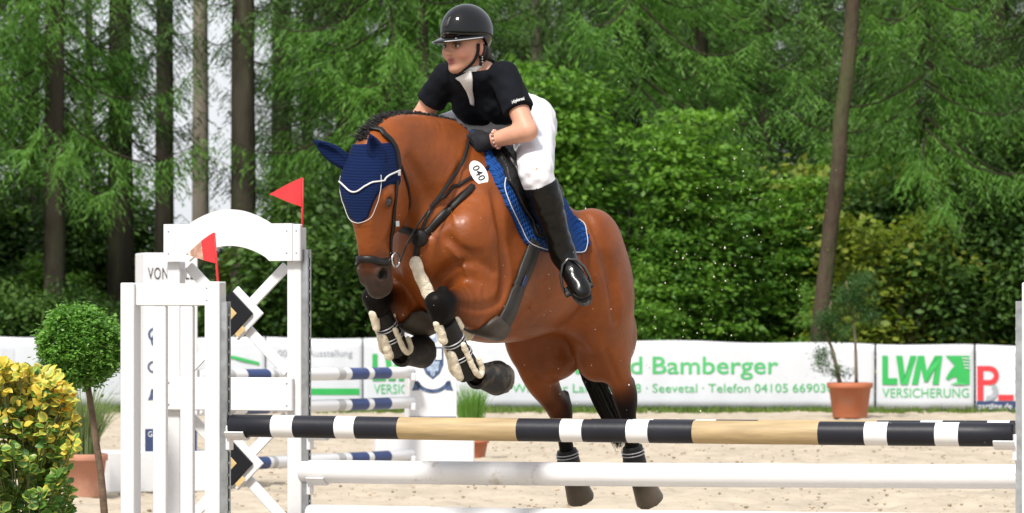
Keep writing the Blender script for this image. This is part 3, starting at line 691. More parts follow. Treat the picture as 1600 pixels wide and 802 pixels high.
def pole(name, a, b, r, bands, label, cat, group, sag=.004):
    """bands: list of (fraction at which the band ends, material)"""
    a, b = np.asarray(a, float), np.asarray(b, float); ts = sorted(set([0, 1]+[t for t, _ in bands]+list(np.linspace(0, 1, 13)))); n = 20
    ax = unit(b-a); s1 = unit(np.cross(ax, UP)); s2 = np.cross(s1, ax); V = []; Fc = []; mi = []; rs = np.random.RandomState(int(abs(a[0]*1000)) % 999)
    for t in ts:
        c = a+(b-a)*t-UP*sag*4*t*(1-t); rr = r*(1+rs.randn()*.008)
        for k in range(n): q = 2*math.pi*k/n; V.append(c+rr*(math.cos(q)*s1+math.sin(q)*s2))
    mats = []
    for t0, t1, i in zip(ts, ts[1:], range(99)):
        m = next(mm for te, mm in bands if (t0+t1)/2 <= te+1e-9)
        if m not in mats: mats.append(m)
        for k in range(n): Fc.append((i*n+k, i*n+(k+1) % n, (i+1)*n+(k+1) % n, (i+1)*n+k)); mi.append(mats.index(m))
    o0 = len(V); 
    for e, c0, sg in ((0, a, -1), (len(ts)-1, b, 1)):     # slightly rounded ends
        ring = [o for o in range(e*n, e*n+n)]; bse = len(V)
        for k in range(n): q = 2*math.pi*k/n; V.append(c0+ax*sg*.006+(r*.88)*(math.cos(q)*s1+math.sin(q)*s2))
        for k in range(n): f = (ring[k], ring[(k+1) % n], bse+(k+1) % n, bse+k); Fc.append(f if sg > 0 else f[::-1]); mi.append(mi[0] if sg < 0 else mi[len(ts[:-1])*n-1])
        f = tuple(bse+k for k in range(n)); Fc.append(f if sg > 0 else f[::-1]); mi.append(mi[0] if sg < 0 else mi[len(ts[:-1])*n-1])
    me = mesh_from(V, Fc, name)
    for m in mats: me.materials.append(m)
    me.polygons.foreach_set('material_index', np.array(mi, np.int32)); me.polygons.foreach_set('use_smooth', np.ones(len(mi), bool))
    sm = [len(p.vertices) <= 4 for p in me.polygons]; me.polygons.foreach_set('use_smooth', sm)
    o = bpy.data.objects.new(name, me); COL.objects.link(o); return tag(o, label, cat, group)
def frac(px, a, b):                               # where along the line a-b the photo column px falls
    lo, hi = 0., 1.
    for _ in range(40):
        m = (lo+hi)/2; p = a+(b-a)*m
        if 800+p[0]*FPX/p[1] < px: lo = m
        else: hi = m
    return lo
edges = [(428, M_dark), (462, M_wpole), (527, M_dark), (558, M_wpole), (625, M_dark), (811, M_gold), (879, M_dark), (913, M_wpole), (982, M_dark), (1016, M_wpole), (1085, M_dark), (1281, M_gold), (1353, M_dark), (1389, M_wpole), (1463, M_dark), (1500, M_wpole), (1590, M_dark)]
pole('jump_rail', PA, PC, .0455, [(frac(p, PA, PC), m) for p, m in edges[:-1]]+[(1., M_dark)], 'front top rail banded black, white and gold across the jump', 'rail', 'rails of the front jump')
BK = -WN*SPREAD
def far_pt(t, z): p = PA+WD*PLEN*t+BK; p[2] = z; return p
pole('jump_rail', far_pt(.0, .80), far_pt(1.0, .812), .045, [(frac(p, PA, PC)+.012, m) for p, m in edges[:-1]]+[(1., M_dark)], 'rear top rail with black bands half hidden behind the front rail', 'rail', 'rails of the front jump')
pole('jump_rail', far_pt(-.012, .607), far_pt(1.0, .632), .0495, [(1., M_wpole)], 'upper plain white rail under the striped top rail', 'rail', 'rails of the front jump')
pole('jump_rail', far_pt(-.002, .415), far_pt(1.0, .432), .0495, [(1., M_wpole)], 'lower plain white rail at the bottom edge of the photo', 'rail', 'rails of the front jump')
def wbox(o, org, x0, x1, y0, y1, z0, z1, name, m=None, bev=.004):      # x along the rail, y towards the camera, z up
    c = org+WD*(x0+x1)/2+WN*(y0+y1)/2; c = np.array([c[0], c[1], (z0+z1)/2])
    mb = MB(); mb.box(c, WD, WN, UP, x1-x0, y1-y0, z1-z0, bev); return mb.build(name, m or M_wpaint, o)
def track(o, org, x, y, z0, z1, right=True):       # slotted zinc channel on the post
    s = 1 if right else -1; mb = MB(); P = lambda a, b: org+WD*(x+s*a)+WN*(y+b)
    for a0, a1, b0, b1 in ((0, .006, -.022, .022), (.006, .026, -.022, -.017), (.006, .026, .017, .022), (.020, .026, -.017, -.009), (.020, .026, .009, .017)):
        c = P((a0+a1)/2, (b0+b1)/2); mb.box((c[0], c[1], (z0+z1)/2), WD, WN, UP, a1-a0, b1-b0, z1-z0)
    t = mb.build('track', M_track, o)
    hm = MB()
    for k in range(int((z1-z0)/.05)):
        c = P(.0285, 0); hm.box((c[0], c[1], z0+.03+k*.05), WD, WN, UP, .003, .016, .010)
    hm.build('pin_rungs', M_track, t)
def cup(o, org, x, y, z, s):                       # rail cup: shallow dish on a bracket
    mb = MB(); c = org+WD*(x+s*.05)+WN*y; n = 8; V = []
    for xx in (-.04, .04):
        for rr in (.050, .060):
            for k in range(n+1): a = math.pi*(1.15+.7*k/n); V.append(np.array([*(c+WD*xx+WN*rr*math.cos(a))[:2], z+rr*math.sin(a)]))
    m = n+1; Fc = []
    for k in range(n): Fc += [(k, k+1, 2*m+k+1, 2*m+k), (m+k, 3*m+k, 3*m+k+1, m+k+1), (k, m+k, m+k+1, k+1), (2*m+k, 2*m+k+1, 3*m+k+1, 3*m+k)]
    Fc += [(0, 2*m, 3*m, m), (n, m+n, 3*m+n, 2*m+n)]
    mb.add(V, Fc); q = org+WD*(x+s*.012)+WN*y; mb.box((q[0], q[1], z-.05), WD, WN, UP, .016, .05, .10, .003)
    mb.build('cup', M_wpaint, o)
def flag(org, x, y, z0, z1, tipz, length, hgt, label, worn):
    p0 = org+WD*x+WN*y; o = empty('flag', (p0[0], p0[1], z0), label, 'flag', 'red flags on the jump wings')
    lean = -.022 if worn else 0.0
    st = MB(); st.tube([(p0[0], p0[1], z0-.06), (p0[0]+lean, p0[1], z1)], .0055, 8); st.build('staff', M_flag, o, True)
    n = 8; V = []
    for th in (0, .003):
        for i in range(n+1):
            t = i/n; bx = p0-WD*length*t+WN*(.012*math.sin(t*5)+th+.006)
            top = z1-(z1-tipz)*t; bot = z1-hgt+(tipz-(z1-hgt))*t
            sh = lean*(1-.3*t); V += [(bx[0]+sh, bx[1], top), (bx[0]+sh*.5, bx[1], bot)]
    k = 2*(n+1); Fc = []; mi = []
    for i in range(n):
        Fc += [(2*i, 2*i+1, 2*i+3, 2*i+2), (k+2*i, k+2*i+2, k+2*i+3, k+2*i+1)]; mi += [1 if worn and i > 2 else 0]*2
        Fc += [(2*i, 2*i+2, k+2*i+2, k+2*i), (2*i+1, k+2*i+1, k+2*i+3, 2*i+3)]; mi += [0, 0]
    me = mesh_from(V, Fc, 'pennant'); me.materials.append(M_flag); me.materials.append(M_flagw); me.polygons.foreach_set('material_index', np.array(mi, np.int32))
    link_mesh('pennant', me, None, o)
# ---- near wing (left)
NW = PA-WD*.012; NW = np.array([NW[0], NW[1], 0]); wingn = empty('jump_wing', NW, 'narrow white slatted wing stand holding the front striped rail, left', 'wing stand', 'wing stands of the front jump')
w0 = .468
wbox(wingn, NW, -w0, -w0+.060, -.0375, .0375, .10, 1.412, 'post'); wbox(wingn, NW, -.095, -.030, -.0375, .0375, .10, 1.416, 'post')
wbox(wingn, NW, -w0+.0605, -.0955, -.016, .020, 1.318, 1.408, 'top_rail'); wbox(wingn, NW, -w0+.0605, -.0955, -.016, .020, .15, .24, 'bottom_rail')
wbox(wingn, NW, -.333, -.276, -.014, .016, .2405, 1.3175, 'slat'); wbox(wingn, NW, -.212, -.157, -.014, .016, .2405, 1.3175, 'slat')
for x_ in (-w0+.03, -.062): wbox(wingn, NW, x_-.035, x_+.035, -.30, .30, .0, .0995, 'foot')
track(wingn, NW, -.0295, .0, .2, 1.335); cup(wingn, NW, -.012, 0, .832, 1)
for zz in (1.39, 1.34, .20): 
    c = NW+WD*(-.085)+WN*.0375; m_ = MB(); m_.lathe((c[0], c[1], zz), [(.004, 0), (.004, .001), (.0005, .002)], 8, WN); m_.build('screw', M_track, wingn)
flag(NW, -.045, .0, 1.41, 1.615, 1.525, .135, .125, 'worn red flag with faded tip on the near narrow wing', True)
# ---- far wing with arch
FW = NW+BK+WD*.01; wingf = empty('jump_wing', FW, 'white arched wing stand with crossed braces and black diamonds, left', 'wing stand', 'wing stands of the front jump')
WF = .655
wbox(wingf, FW, -WF, -WF+.060, -.034, .030, .10, 1.51, 'post'); wbox(wingf, FW, -.095, -.030, -.034, .030, .10, 1.655, 'post')
def arch_board(o, org):
    x0, x1 = -WF-.003, -.060; z0, z1 = 1.511, 1.672; n = 24; xa, xb = -WF+.115, -.165; top = []; bot = []
    for i in range(n+1):
        t = i/n; x = xa+(xb-xa)*t; s = math.sin(math.pi*t)
        top.append((x, z1+.062*s**.9)); bot.append((x, z0+.066*s**.75))
    outline = [(x0, z0), (x0, z1)]+top+[(x1, z1), (x1, z0)]+bot[::-1]; V = []; nn = len(outline)
    for y in (.032, .060):
        for x, z in outline: p = org+WD*x+WN*y; V.append((p[0], p[1], z))
    # strips front and back so that no face is concave
    Fc = []; cols = [(0, 1)]+[(None, None)]
    ti = [2+i for i in range(n+1)]; bi = [nn-1-i for i in range(n+1)]
    quads = [(0, 1, ti[0], bi[0])]+[(bi[i], ti[i], ti[i+1], bi[i+1]) for i in range(n)]+[(bi[n], ti[n], n+3, n+4)]
    for q in quads: Fc += [tuple(nn+k for k in q), tuple(q[::-1])]
    for i in range(nn): Fc.append((i, (i+1) % nn, nn+(i+1) % nn, nn+i))
    mb = MB(); mb.add(V, Fc); mb.build('arch_board', M_wpaint, o)
arch_board(wingf, FW)
wbox(wingf, FW, -.0595, -.022, .0305, .060, 1.508, 1.668, 'end_block')
wbox(wingf, FW, -WF-.003, -.060, .0305, .058, .866, 1.010, 'cross_board'); wbox(wingf, FW, -WF-.003, -.060, .0305, .058, .16, .36, 'cross_board')
def brace(o, org, xa, za, xb, zb, y0, y1, w=.046):
    d = np.array([xb-xa, zb-za]); L_ = np.hypot(*d); d /= L_; D3 = WD*d[0]+UP*d[1]; c = org+WD*(xa+xb)/2+WN*(y0+y1)/2; c = np.array([c[0], c[1], (za+zb)/2])
    mb = MB(); mb.box(c, D3, WN, np.cross(D3, WN), L_, y1-y0, w, .003); mb.build('brace', M_wpaint, o)
def diamond(o, org, xc, zc):
    def sq(h, y0, y1, m, name, dx=0., dz=0., parent=None):
        c = org+WD*(xc+dx)+WN*(y0+y1)/2; c = np.array([c[0], c[1], zc+dz]); a = unit(WD+UP); b = unit(UP-WD); mb = MB(); mb.box(c, a, WN, b, h*math.sqrt(2), y1-y0, h*math.sqrt(2), .002); return mb.build(name, m, parent or o)
    s = sq(.118, .0, .014, M_wpaint, 'diamond_back', .012, 0.); sq(.098, .0145, .030, M_sign_b, 'diamond', -.012, 0., s); sq(.028, .0305, .034, M_sign_g, 'gold_square', -.012, 0., s)
    c = org+WD*(xc+.032)+WN*.032; mb = MB(); mb.box((c[0], c[1], zc-.078), unit(WD+UP), WN, unit(UP-WD), .05, .003, .02); mb.build('gold_bar', M_sign_g, s)
for za, zb in ((1.510, 1.011), (.865, .361)):
    xa, xb = -WF+.08, -.11
    brace(wingf, FW, xa, za-.02, xb, zb+.02, -.030, -.012); brace(wingf, FW, xb, za-.02, xa, zb+.02, -.0115, -.0005); diamond(wingf, FW, (xa+xb)/2, (za+zb)/2+.025)
for x_ in (-WF+.03, -.062): wbox(wingf, FW, x_-.035, x_+.035, -.30, .30, .0, .0995, 'foot')
track(wingf, FW, -.0295, 0, .2, 1.56); cup(wingf, FW, -.012, 0, .607, 1); cup(wingf, FW, -.012, 0, .415, 1); cup(wingf, FW, -.012, 0, .80, 1)
for x_ in (-WF+.02, -.085, -.04):
    for zz in ((1.64, 1.545, .985, .89) if x_ != -.04 else (1.64, 1.545)):
        c = FW+WD*x_+WN*.0583; c = c if zz < 1.2 else c+WN*.002; m_ = MB(); m_.lathe((c[0], c[1], zz), [(.004, 0), (.004, .0012), (.0005, .002)], 8, WN); m_.build('screw', M_track, wingf)
flag(FW, -.036, .0, 1.66, 1.868, 1.80, .155, .125, 'clean red flag on the far arched wing', False)
# ---- right-hand wings, mostly outside the picture
def plain_wing(org, label, ztop, stub):
    o = empty('jump_wing', org, label, 'wing stand', 'wing stands of the front jump'); s = 1
    wbox(o, org, .030, .095, -.0375, .0375, .10, ztop, 'post'); wbox(o, org, .408, .468, -.0375, .0375, .10, ztop, 'post')
    wbox(o, org, .0955, .4075, -.016, .020, ztop-.10, ztop-.01, 'top_rail'); wbox(o, org, .0955, .4075, -.016, .020, .15, .24, 'bottom_rail')
    for a in (.157, .276): wbox(o, org, a, a+.056, -.014, .016, .2405, ztop-.1005, 'slat')
    for x_ in (.062, .438): wbox(o, org, x_-.035, x_+.035, -.30, .30, .0, .0995, 'foot')
    track(o, org, .0295, 0, .2, 1.335, False)
    if stub: wbox(o, org, .036, .075, -.02, .02, ztop+.0005, ztop+.19, 'finial')
    return o
PE = PA+WD*(PLEN+.012); NE = np.array([PE[0], PE[1], 0]); wr_ = plain_wing(NE, 'white wing post at the right edge of the photo', 1.405, True); cup(wr_, NE, .012, 0, .832, -1)
FE = NE+BK; wr2 = plain_wing(FE, 'white wing stand just beyond the right edge, holding the white rails', 1.405, False)
for zz in (.632, .432, .812): cup(wr2, FE, .012, 0, zz, -1)
# ================================================================ the jump further back
def tower(px, d, yaw, label):
    c0 = at(px, HORY, d); c0[2] = 0; o = empty('pillar', c0, label, 'pillar', 'printed pillars of the rear jump')
    ax = np.array([math.cos(yaw), math.sin(yaw), 0]); fn = np.array([math.sin(yaw), -math.cos(yaw), 0])
    w, dp, h = .385, .40, 1.70
    def bx(x, y, z, sx, sy, sz, name, m, bev=.006):
        c = c0+ax*x+fn*y; mb = MB(); mb.box((c[0], c[1], z), ax, fn, UP, sx, sy, sz, bev); return mb.build(name, m, o)
    bx(0, -dp/2, h/2+.02, w, dp, h-.04, 'column', M_wpaint); bx(-.06, -dp/2+.05, .145, .78, .34, .29, 'base', M_wpaint, .01)
    def fp(x, z, off=.004): p = c0+ax*x+fn*off; return np.array([p[0], p[1], z])
    def let(txt, x, z, cap, m, wide, par=None, off=.004, bold=0., sp=1.):
        me = text_mesh(txt, cap/.7, 'LEFT', sp, 0, bold); place_flat(me, lambda a, b: fp(x+a, z+b, off), wide); link_mesh('lettering', me, m, par or o)
    let('VON POLL', -.165, 1.512, .085, M_blackprint, .33, sp=1.1); let('IMMOBILIEN', -.125, 1.435, .048, M_grey, .25, sp=1.3)
    def pl(pts, m, name, off=.004, par=None):
        mb = MB(); mb.add([fp(x, z, off) for x, z in pts], [tuple(range(len(pts)))]); return mb.build(name, m, par or o)
    lb = bx(0, .0055, .30, .37, .010, .30, 'label_board', M_navy, .002)
    let('Geschäftsstelle', -.165, .395, .040, M_bwhite, .28, lb, .0115); let('04181-88 640-0', -.10, .305, .034, M_bwhite, .25, lb, .0115); let('nordheide@von-poll.com', -.165, .215, .032, M_bwhite, .33, lb, .0115)
    # crest: shield of quarters, helm plumes and a ribbon
    M_cb = M_crest
    sh = pl([(-.085, 1.0), (.085, 1.0), (.085, .86), (.055, .79), (0, .745), (-.055, .79), (-.085, .86)], M_cb, 'shield')
    for i, (a, b) in enumerate(((-.07, -.025), (.025, .07))): pl([(a, .985), (b, .985), (b, .90), (a, .90)], M_bwhite, 'shield_field', .006, sh); pl([(a*.8, .885), (b*.8, .885), (b*.6, .81), (a*.6, .81)], M_crestl, 'shield_field', .006, sh)
    pl([(-.018, .98), (.018, .98), (.018, .78), (0, .765), (-.018, .78)], M_crestl, 'shield_field', .0065, sh)
    pl(arc_band(0, .80, .135, .165, math.pi+.5, 2*math.pi-.5), M_cb, 'ribbon')
    pl([(-.14, .735), (-.10, .72), (-.105, .66), (-.165, .655), (-.15, .69)], M_cb, 'ribbon'); pl([(.14, .735), (.10, .72), (.105, .66), (.165, .655), (.15, .69)], M_cb, 'ribbon')
    for s in (-1, 1):
        for k in range(3):
            pl([(s*q[0], q[1]) for q in arc_band(.075+.02*k, 1.03+.045*k, .035, .05, -1.2, 2.2, 8)], M_cb, 'plume')
        pl([(s*q[0], q[1]) for q in arc_band(.125, .89, .03, .043, -1.6, 1.6, 8)], M_cb, 'plume')
    pl(arc_band(0, 1.09, .02, .055, 0, 2*math.pi-.01, 14), M_crestl, 'helm')
    return o, c0, ax, fn
M_crest = mat('crest_blue', (.05, .085, .17), rough=.5, var=.5, vscale=26); M_crestl = mat('crest_light', (.28, .35, .46), rough=.5, var=.5, vscale=30)
TL, TR = at(267, HORY, 25), at(676, HORY, 27.8)
tower(267, 25, R(15), 'white printed pillar lettered VON POLL behind the slatted wing'); tower(676, 27.8, R(6), 'white pillar with blue crest below the horse forelegs')
qa, qb = at(309, HORY, 25.1), at(642, HORY, 27.7)
def bands(rev): 
    f = lambda px: frac(px, qa, qb)
    return [(f(352), M_wpole), (f(361), M_greyp), (f(380), M_wpole), (f(416), M_navyp), (f(421), M_wpole), (f(428), M_greyp), (f(523), M_wpole), (f(534), M_greyp), (f(543), M_wpole), (f(570), M_navyp), (f(578), M_wpole), (f(605), M_navyp), (1., M_wpole)]
for z0_, z1_, lab in ((.825, .80, 'top rail of the rear jump with blue-grey bands'), (.585, .566, 'middle rail of the rear jump with navy bands'), (.185, .150, 'lowest rail of the rear jump with navy bands')):
    a_, b_ = qa.copy(), qb.copy(); a_[2] = z0_; b_[2] = z1_; pole('rear_rail', a_, b_, .046, bands(0), lab, 'rail', 'rails of the rear jump')
for (p, s_) in ((qb, -1),):
    for z_, w_ in ((.80, 'top'), (.566, 'middle'), (.15, 'lowest')):
        o = tag(MB().box((p[0]+.015, p[1]-.02, z_-.035), (1, 0, 0), (0, 1, 0), UP, .05, .12, .06, .008).build('rail_cup', M_wpaint), f'white cup holding the {w_} rear rail at the crest pillar', 'rail cup', 'cups of the rear jump')
# ================================================================ plants in pots
M_terra = mat('terracotta', (.40, .125, .055), rough=.7, var=.12, vscale=5, dirt=(.30, .17, .11), dirt_scale=5, dirt_lo=.55, dirt_hi=.75, bump=.002, bscale=40)
M_terral = mat('pale_terracotta', (.44, .20, .13), rough=.75, var=.1, vscale=4, dirt=(.5, .33, .25), dirt_scale=4, dirt_lo=.55, dirt_hi=.75)
M_soil = mat('soil', (.03, .022, .015), rough=1., spec=.05, bump=.01, bscale=40)
def pot(o, c, r, h, m):
    p = MB(); p.lathe(c, [(.001, .0), (r*.74, .0), (r*.76, .01), (r*.93, h*.84), (r*1.0, h*.845), (r*1.02, h*.87), (r*1.02, h*.985), (r*1.0, h), (r*.93, h), (r*.91, h*.9), (.001, h*.9)], 36)
    b = p.build('pot', m, o, True); s = MB(); s.lathe(c, [(.001, h*.93), (r*.915, h*.915)], 24); s.build('soil', M_soil, b)
def gpos(px, py): d = ground_depth(py); p = at(px, py, d); p[2] = 0; return p
# left pot with tall grass
def blades(o, c, z, n, h, spread, m, seed, w=.006, name='blades'):
    rs = np.random.RandomState(seed); V = []; Fc = []
    for i in range(n):
        a = rs.rand()*6.28; r = rs.rand()*.08; d = np.array([math.cos(a), math.sin(a), 0]); hh = h*rs.uniform(.5, 1.); k = spread*rs.uniform(.2, 1.2); w_ = np.array([-d[1], d[0], 0])*w; b = len(V)
        if rs.rand() < .5: w_ = np.array([w, 0, 0])
        for t in (0, .35, .7, 1.):
            p = c+d*(r+k*t*t*hh)+np.array([0, 0, z+hh*(t-.25*k*t**3)]); ww = w_*(1-t*.92); V += [p-ww, p+ww]
        Fc += [(b+2*j, b+2*j+1, b+2*j+3, b+2*j+2) for j in range(3)]
    link_mesh(name, mesh_from(V, np.array(Fc), name), m, o)
M_reed = foliage_mat('reed_grass', (.09, .16, .05), (.26, .30, .14), .35)
M_reed2 = foliage_mat('fresh_grass', (.09, .22, .03), (.2, .36, .07), .4)
c_ = gpos(133, 777); pl1 = empty('potted_grass', c_, 'tall ornamental grass in a pale terracotta pot beside the clipped bush', 'potted plant'); pot(pl1, c_, .155, .30, M_terral); blades(pl1, c_, .26, 360, .62, .55, M_reed, 3)
c_ = gpos(737, 717); pl2 = empty('potted_grass', c_, 'fresh green grass in a terracotta pot right of the crest pillar', 'potted plant'); pot(pl2, c_, .15, .165, M_terra); blades(pl2, c_, .14, 460, .56, .30, M_reed2, 4, .007)
# right pot with a two-stemmed conifer
c_ = gpos(1328, 653); pl3 = empty('potted_conifer', c_, 'ragged two-stemmed conifer in an orange terracotta pot before the banner', 'potted plant'); pot(pl3, c_, .268, .42, M_terra)
def P3(px, py, dy=0.): p = at(px, py, c_[1]+dy); return p
stm = MB(); stm.tube(crom([P3(1312, 598), P3(1306, 570), P3(1300, 545), P3(1290, 515), P3(1300, 470)], 4), list(np.linspace(.028, .012, 17)), 8); stm.tube(crom([P3(1338, 598), P3(1337, 550), P3(1335, 520), P3(1330, 480), P3(1322, 440)], 4), list(np.linspace(.022, .008, 17)), 8)
stm.build('stems', mat('pale_stem', (.17, .13, .085), rough=.9), pl3, True)
def tuft(name, o, spots, m, per, r, L_, W_, seed, flat=.8):
    rs = np.random.RandomState(seed); me = leaf_cloud(rs, np.array(spots), per, r, flat, L_, W_, name, .4); return link_mesh(name, me, m, o)
rs_ = np.random.RandomState(5); dk = []
for px, py, n, sx, sy in ((1285, 560, 9, 10, 22), (1310, 580, 5, 14, 5), (1300, 520, 14, 24, 14), (1330, 470, 26, 26, 20), (1345, 440, 12, 18, 14), (1290, 500, 12, 20, 10), (1350, 500, 10, 16, 12)):
    for _ in range(int(n*1.6)): dk.append(P3(px+rs_.randn()*sx*.6, py+rs_.randn()*sy*.6, rs_.randn()*.12))
M_potcon = foliage_mat('conifer_spray', (.02, .07, .016), (.07, .15, .03), .2)
tuft('foliage', pl3, dk, M_potcon, 60, .05, .020, .007, 7); tag(tuft('bright_tip', pl3, [P3(1258+rs_.randn()*2, y) for y in range(448, 500, 5)]+[P3(1256+rs_.randn()*4, 505) for _ in range(3)], M_reed2, 40, .035, .018, .007, 8), kind='stuff')
# ---- clipped ball tree
c_ = at(163, 900, 14.9); c_[2] = 0; ball = empty('ball_tree', c_, 'round clipped box tree on a thin bare stem', 'ball tree')
bc = at(127, 543, 14.9); rb_ = 63/5500*14.9
tk = crom([at(168, 860, 14.9), at(163, 802, 14.9), at(158, 745, 14.9), at(150, 690, 14.9), at(143, 640, 14.9), at(135, 590, 14.9)], 4); mb = MB(); mb.tube(tk, list(np.linspace(.017, .013, len(tk))), 10)
mb.build('stem', mat('stem_bark', (.13, .085, .055), rough=.9, var=.35, vscale=30, bump=.004, bscale=60), ball, True)
pot(ball, np.array([tk[0][0], tk[0][1], 0]), .16, .29, M_terral)
rs_ = np.random.RandomState(8); cl = []
for _ in range(760):
    v = rs_.randn(3); v /= np.linalg.norm(v); cl.append(bc+v*rb_*(.83+.17*rs_.rand()+.06*math.sin(v[0]*7+v[2]*9)+.05*math.sin(v[0]*13-v[2]*11+v[1]*6))*np.array([1.02, 1, .97]))
for _ in range(160): v = rs_.randn(3); v /= np.linalg.norm(v); cl.append(bc+v*rb_*rs_.uniform(.3, .8))
for _ in range(60): v = rs_.randn(3); v /= np.linalg.norm(v); cl.append(bc+v*rb_*rs_.uniform(1.0, 1.10))
M_box = foliage_mat('box_leaf', (.045, .15, .02), (.22, .42, .08), .35, .4, 14)
me = leaf_cloud(rs_, np.array(cl), 18, .016, .9, .0105, .0066, 'crown', .2); link_mesh('crown', me, M_box, ball)
tw = MB()
for v in rs_.randn(40, 3): v = unit(v); tw.tube([bc-np.array([0, 0, rb_*.5]), bc+v*rb_*.45, bc+v*rb_*.85], [.005, .003, .0015], 4)
tw.build('twigs', M_twig, ball)
# ---- variegated bush: every leaf near the camera is its own piece
YB = at(40, 760, 13.7); YB[2] = 0; bush = empty('variegated_bush', YB, 'yellow and green variegated bush at the lower left corner', 'bush')
M_ly = mat('yellow_leaf', (.68, .54, .075), rough=.42, spec=.4, trans=.3, var=.25, vscale=40); M_lo = mat('orange_leaf', (.68, .36, .035), rough=.45, spec=.4, trans=.3, var=.2, vscale=40)
M_lg = mat('green_leaf', (.085, .20, .035), rough=.38, spec=.45, trans=.25, var=.3, vscale=40); M_lv = mat('lime_leaf', (.34, .42, .07), rough=.4, spec=.45, trans=.3, var=.3, vscale=40)
def leaf_me(m1, m2, name):
    V = []; Fc = []; mi = []
    prof = ((0, .0), (.12, .30), (.35, .48), (.6, .45), (.82, .24), (1., .0))
    for t, w in prof:
        for s in (-1, -.55, 0, .55, 1): V.append((w*s*.80, t, -.10*(t-.5)**2*2+abs(s)*w*.16+.03*math.sin(t*9+s)))
    for i in range(5):
        for j in range(4): Fc.append((i*5+j, i*5+j+1, (i+1)*5+j+1, (i+1)*5+j)); mi.append(1 if j in (0, 3) else 0)
    me = mesh_from(V, Fc, name); me.materials.append(m1); me.materials.append(m2); me.polygons.foreach_set('material_index', np.array(mi, np.int32)); me.polygons.foreach_set('use_smooth', np.ones(len(mi), bool)); return me
LM = [leaf_me(M_ly, M_ly, 'leaf_yellow'), leaf_me(M_lv, M_ly, 'leaf_margin'), leaf_me(M_lg, M_lv, 'leaf_green'), leaf_me(M_lo, M_ly, 'leaf_orange'), leaf_me(M_lg, M_lg, 'leaf_plain')]
rs_ = np.random.RandomState(21); stems = MB(); items = []
def env(px): return np.interp(px, [-80, 0, 40, 80, 110, 122, 130], [560, 563, 570, 580, 615, 680, 802])
for k in range(360):
    px = rs_.uniform(-70, 116); top = env(px); py = top+8+(860-top)*rs_.rand()**1.15 if k > 40 else top+rs_.uniform(2, 12); back = rs_.uniform(0, .34)*(1. if k > 40 else .8)
    tip = at(px, py, 13.5+back); dn = unit(np.array([(YB[0]-tip[0])*.8, .10, -.35])); base = tip+dn*.16
    stems.tube([base, (base+tip)/2+np.array([0, .01, -.006]), tip], [.0035, .0028, .0015], 5)
    hgt = (py-top)/150
    for j in range(rs_.randint(10, 14)):
        a = j*2.4+rs_.rand(); el = rs_.uniform(-.25, 1.0); d = np.array([math.cos(a)*math.cos(el), math.sin(a)*math.cos(el), math.sin(el)]); L_ = rs_.uniform(.026, .050)
        q = rs_.rand()+hgt*.75
        kind = (3 if px > 78 and py < 650 and rs_.rand() < .45 else 0) if q < .52 else 1 if q < .92 else (2 if rs_.rand() < .6 else 4)
        pos = tip-unit(tip-base)*j*.006+d*.004; nrm = unit(np.array([0, -.9, .8])+rs_.randn(3)*.40); x_ = unit(np.cross(d, nrm)); z_ = np.cross(x_, d)
        M4 = Matrix(((x_[0]*L_, d[0]*L_, z_[0]*L_, pos[0]), (x_[1]*L_, d[1]*L_, z_[1]*L_, pos[1]), (x_[2]*L_, d[2]*L_, z_[2]*L_, pos[2]), (0, 0, 0, 1)))
        items.append((pos[1]+(0 if -10 < 800+pos[0]*FPX/pos[1] < 130 and HORY-(pos[2]-CAMZ)*FPX/pos[1] < 800 else 5), kind, M4))
items.sort(key=lambda t: t[0])
for _, kind, M4 in items[:300]:
    o = bpy.data.objects.new('leaf', LM[kind]); COL.objects.link(o); o.parent = bush; o.matrix_parent_inverse = Matrix.Translation(-bush.location); o.matrix_basis = M4
rest = {}
for _, kind, M4 in items[300:]:
    me = LM[kind]; co = np.array([v.co for v in me.vertices]); A = np.array(M4); rest.setdefault(kind, []).append(co@A[:3, :3].T+A[:3, 3])
for kind, arr in rest.items():
    V = np.concatenate(arr); nv = len(LM[kind].vertices); fq = np.array([list(p.vertices) for p in LM[kind].polygons]); mi = np.array([p.material_index for p in LM[kind].polygons], np.int32)
    Q = np.concatenate([fq+i*nv for i in range(len(arr))]); me = mesh_from(V, Q, 'foliage'); [me.materials.append(m) for m in LM[kind].materials]; me.polygons.foreach_set('material_index', np.tile(mi, len(arr))); me.polygons.foreach_set('use_smooth', np.ones(len(Q), bool))
    tag(link_mesh('foliage', me, None, bush), kind='stuff')
stems.build('stems', mat('green_stem', (.08, .10, .03), rough=.7), bush, True)
pot(bush, np.array([YB[0], YB[1]+.15, 0]), .27, .42, M_terra)
# ---- sand thrown into the air behind the horse
rs_ = np.random.RandomState(31); V = []; Fc = []
for i in range(330):
    d = rs_.uniform(14.6, 17.0)
    if i < 230: px, py = rs_.normal(1120, 75), rs_.normal(400, 130)
    elif i < 290: px, py = rs_.uniform(900, 1120), rs_.uniform(480, 660)
    else: px, py = rs_.uniform(560, 900), rs_.uniform(330, 640); 
    if i >= 290: d = rs_.uniform(13.2, 13.9)
    if py < 60 or py > 800: continue
    p = at(px, py, d); s = abs(rs_.normal(0, .0020))+.0009 if i < 290 else .0016; b = len(V)
    for q in ((1, 0, -.5), (-.5, .87, -.5), (-.5, -.87, -.5), (0, 0, 1)): V.append(p+s*np.array(q)*rs_.uniform(.7, 1.4))
    Fc += [(b, b+1, b+3), (b+1, b+2, b+3), (b+2, b, b+3), (b, b+2, b+1)]
tag(link_mesh('flying_sand', mesh_from(V, np.array(Fc), 'grains'), mat('sand_grain', (.72, .66, .55), rough=.9)), 'pale grains of sand thrown up into the air around the horse', 'sand', kind='stuff')
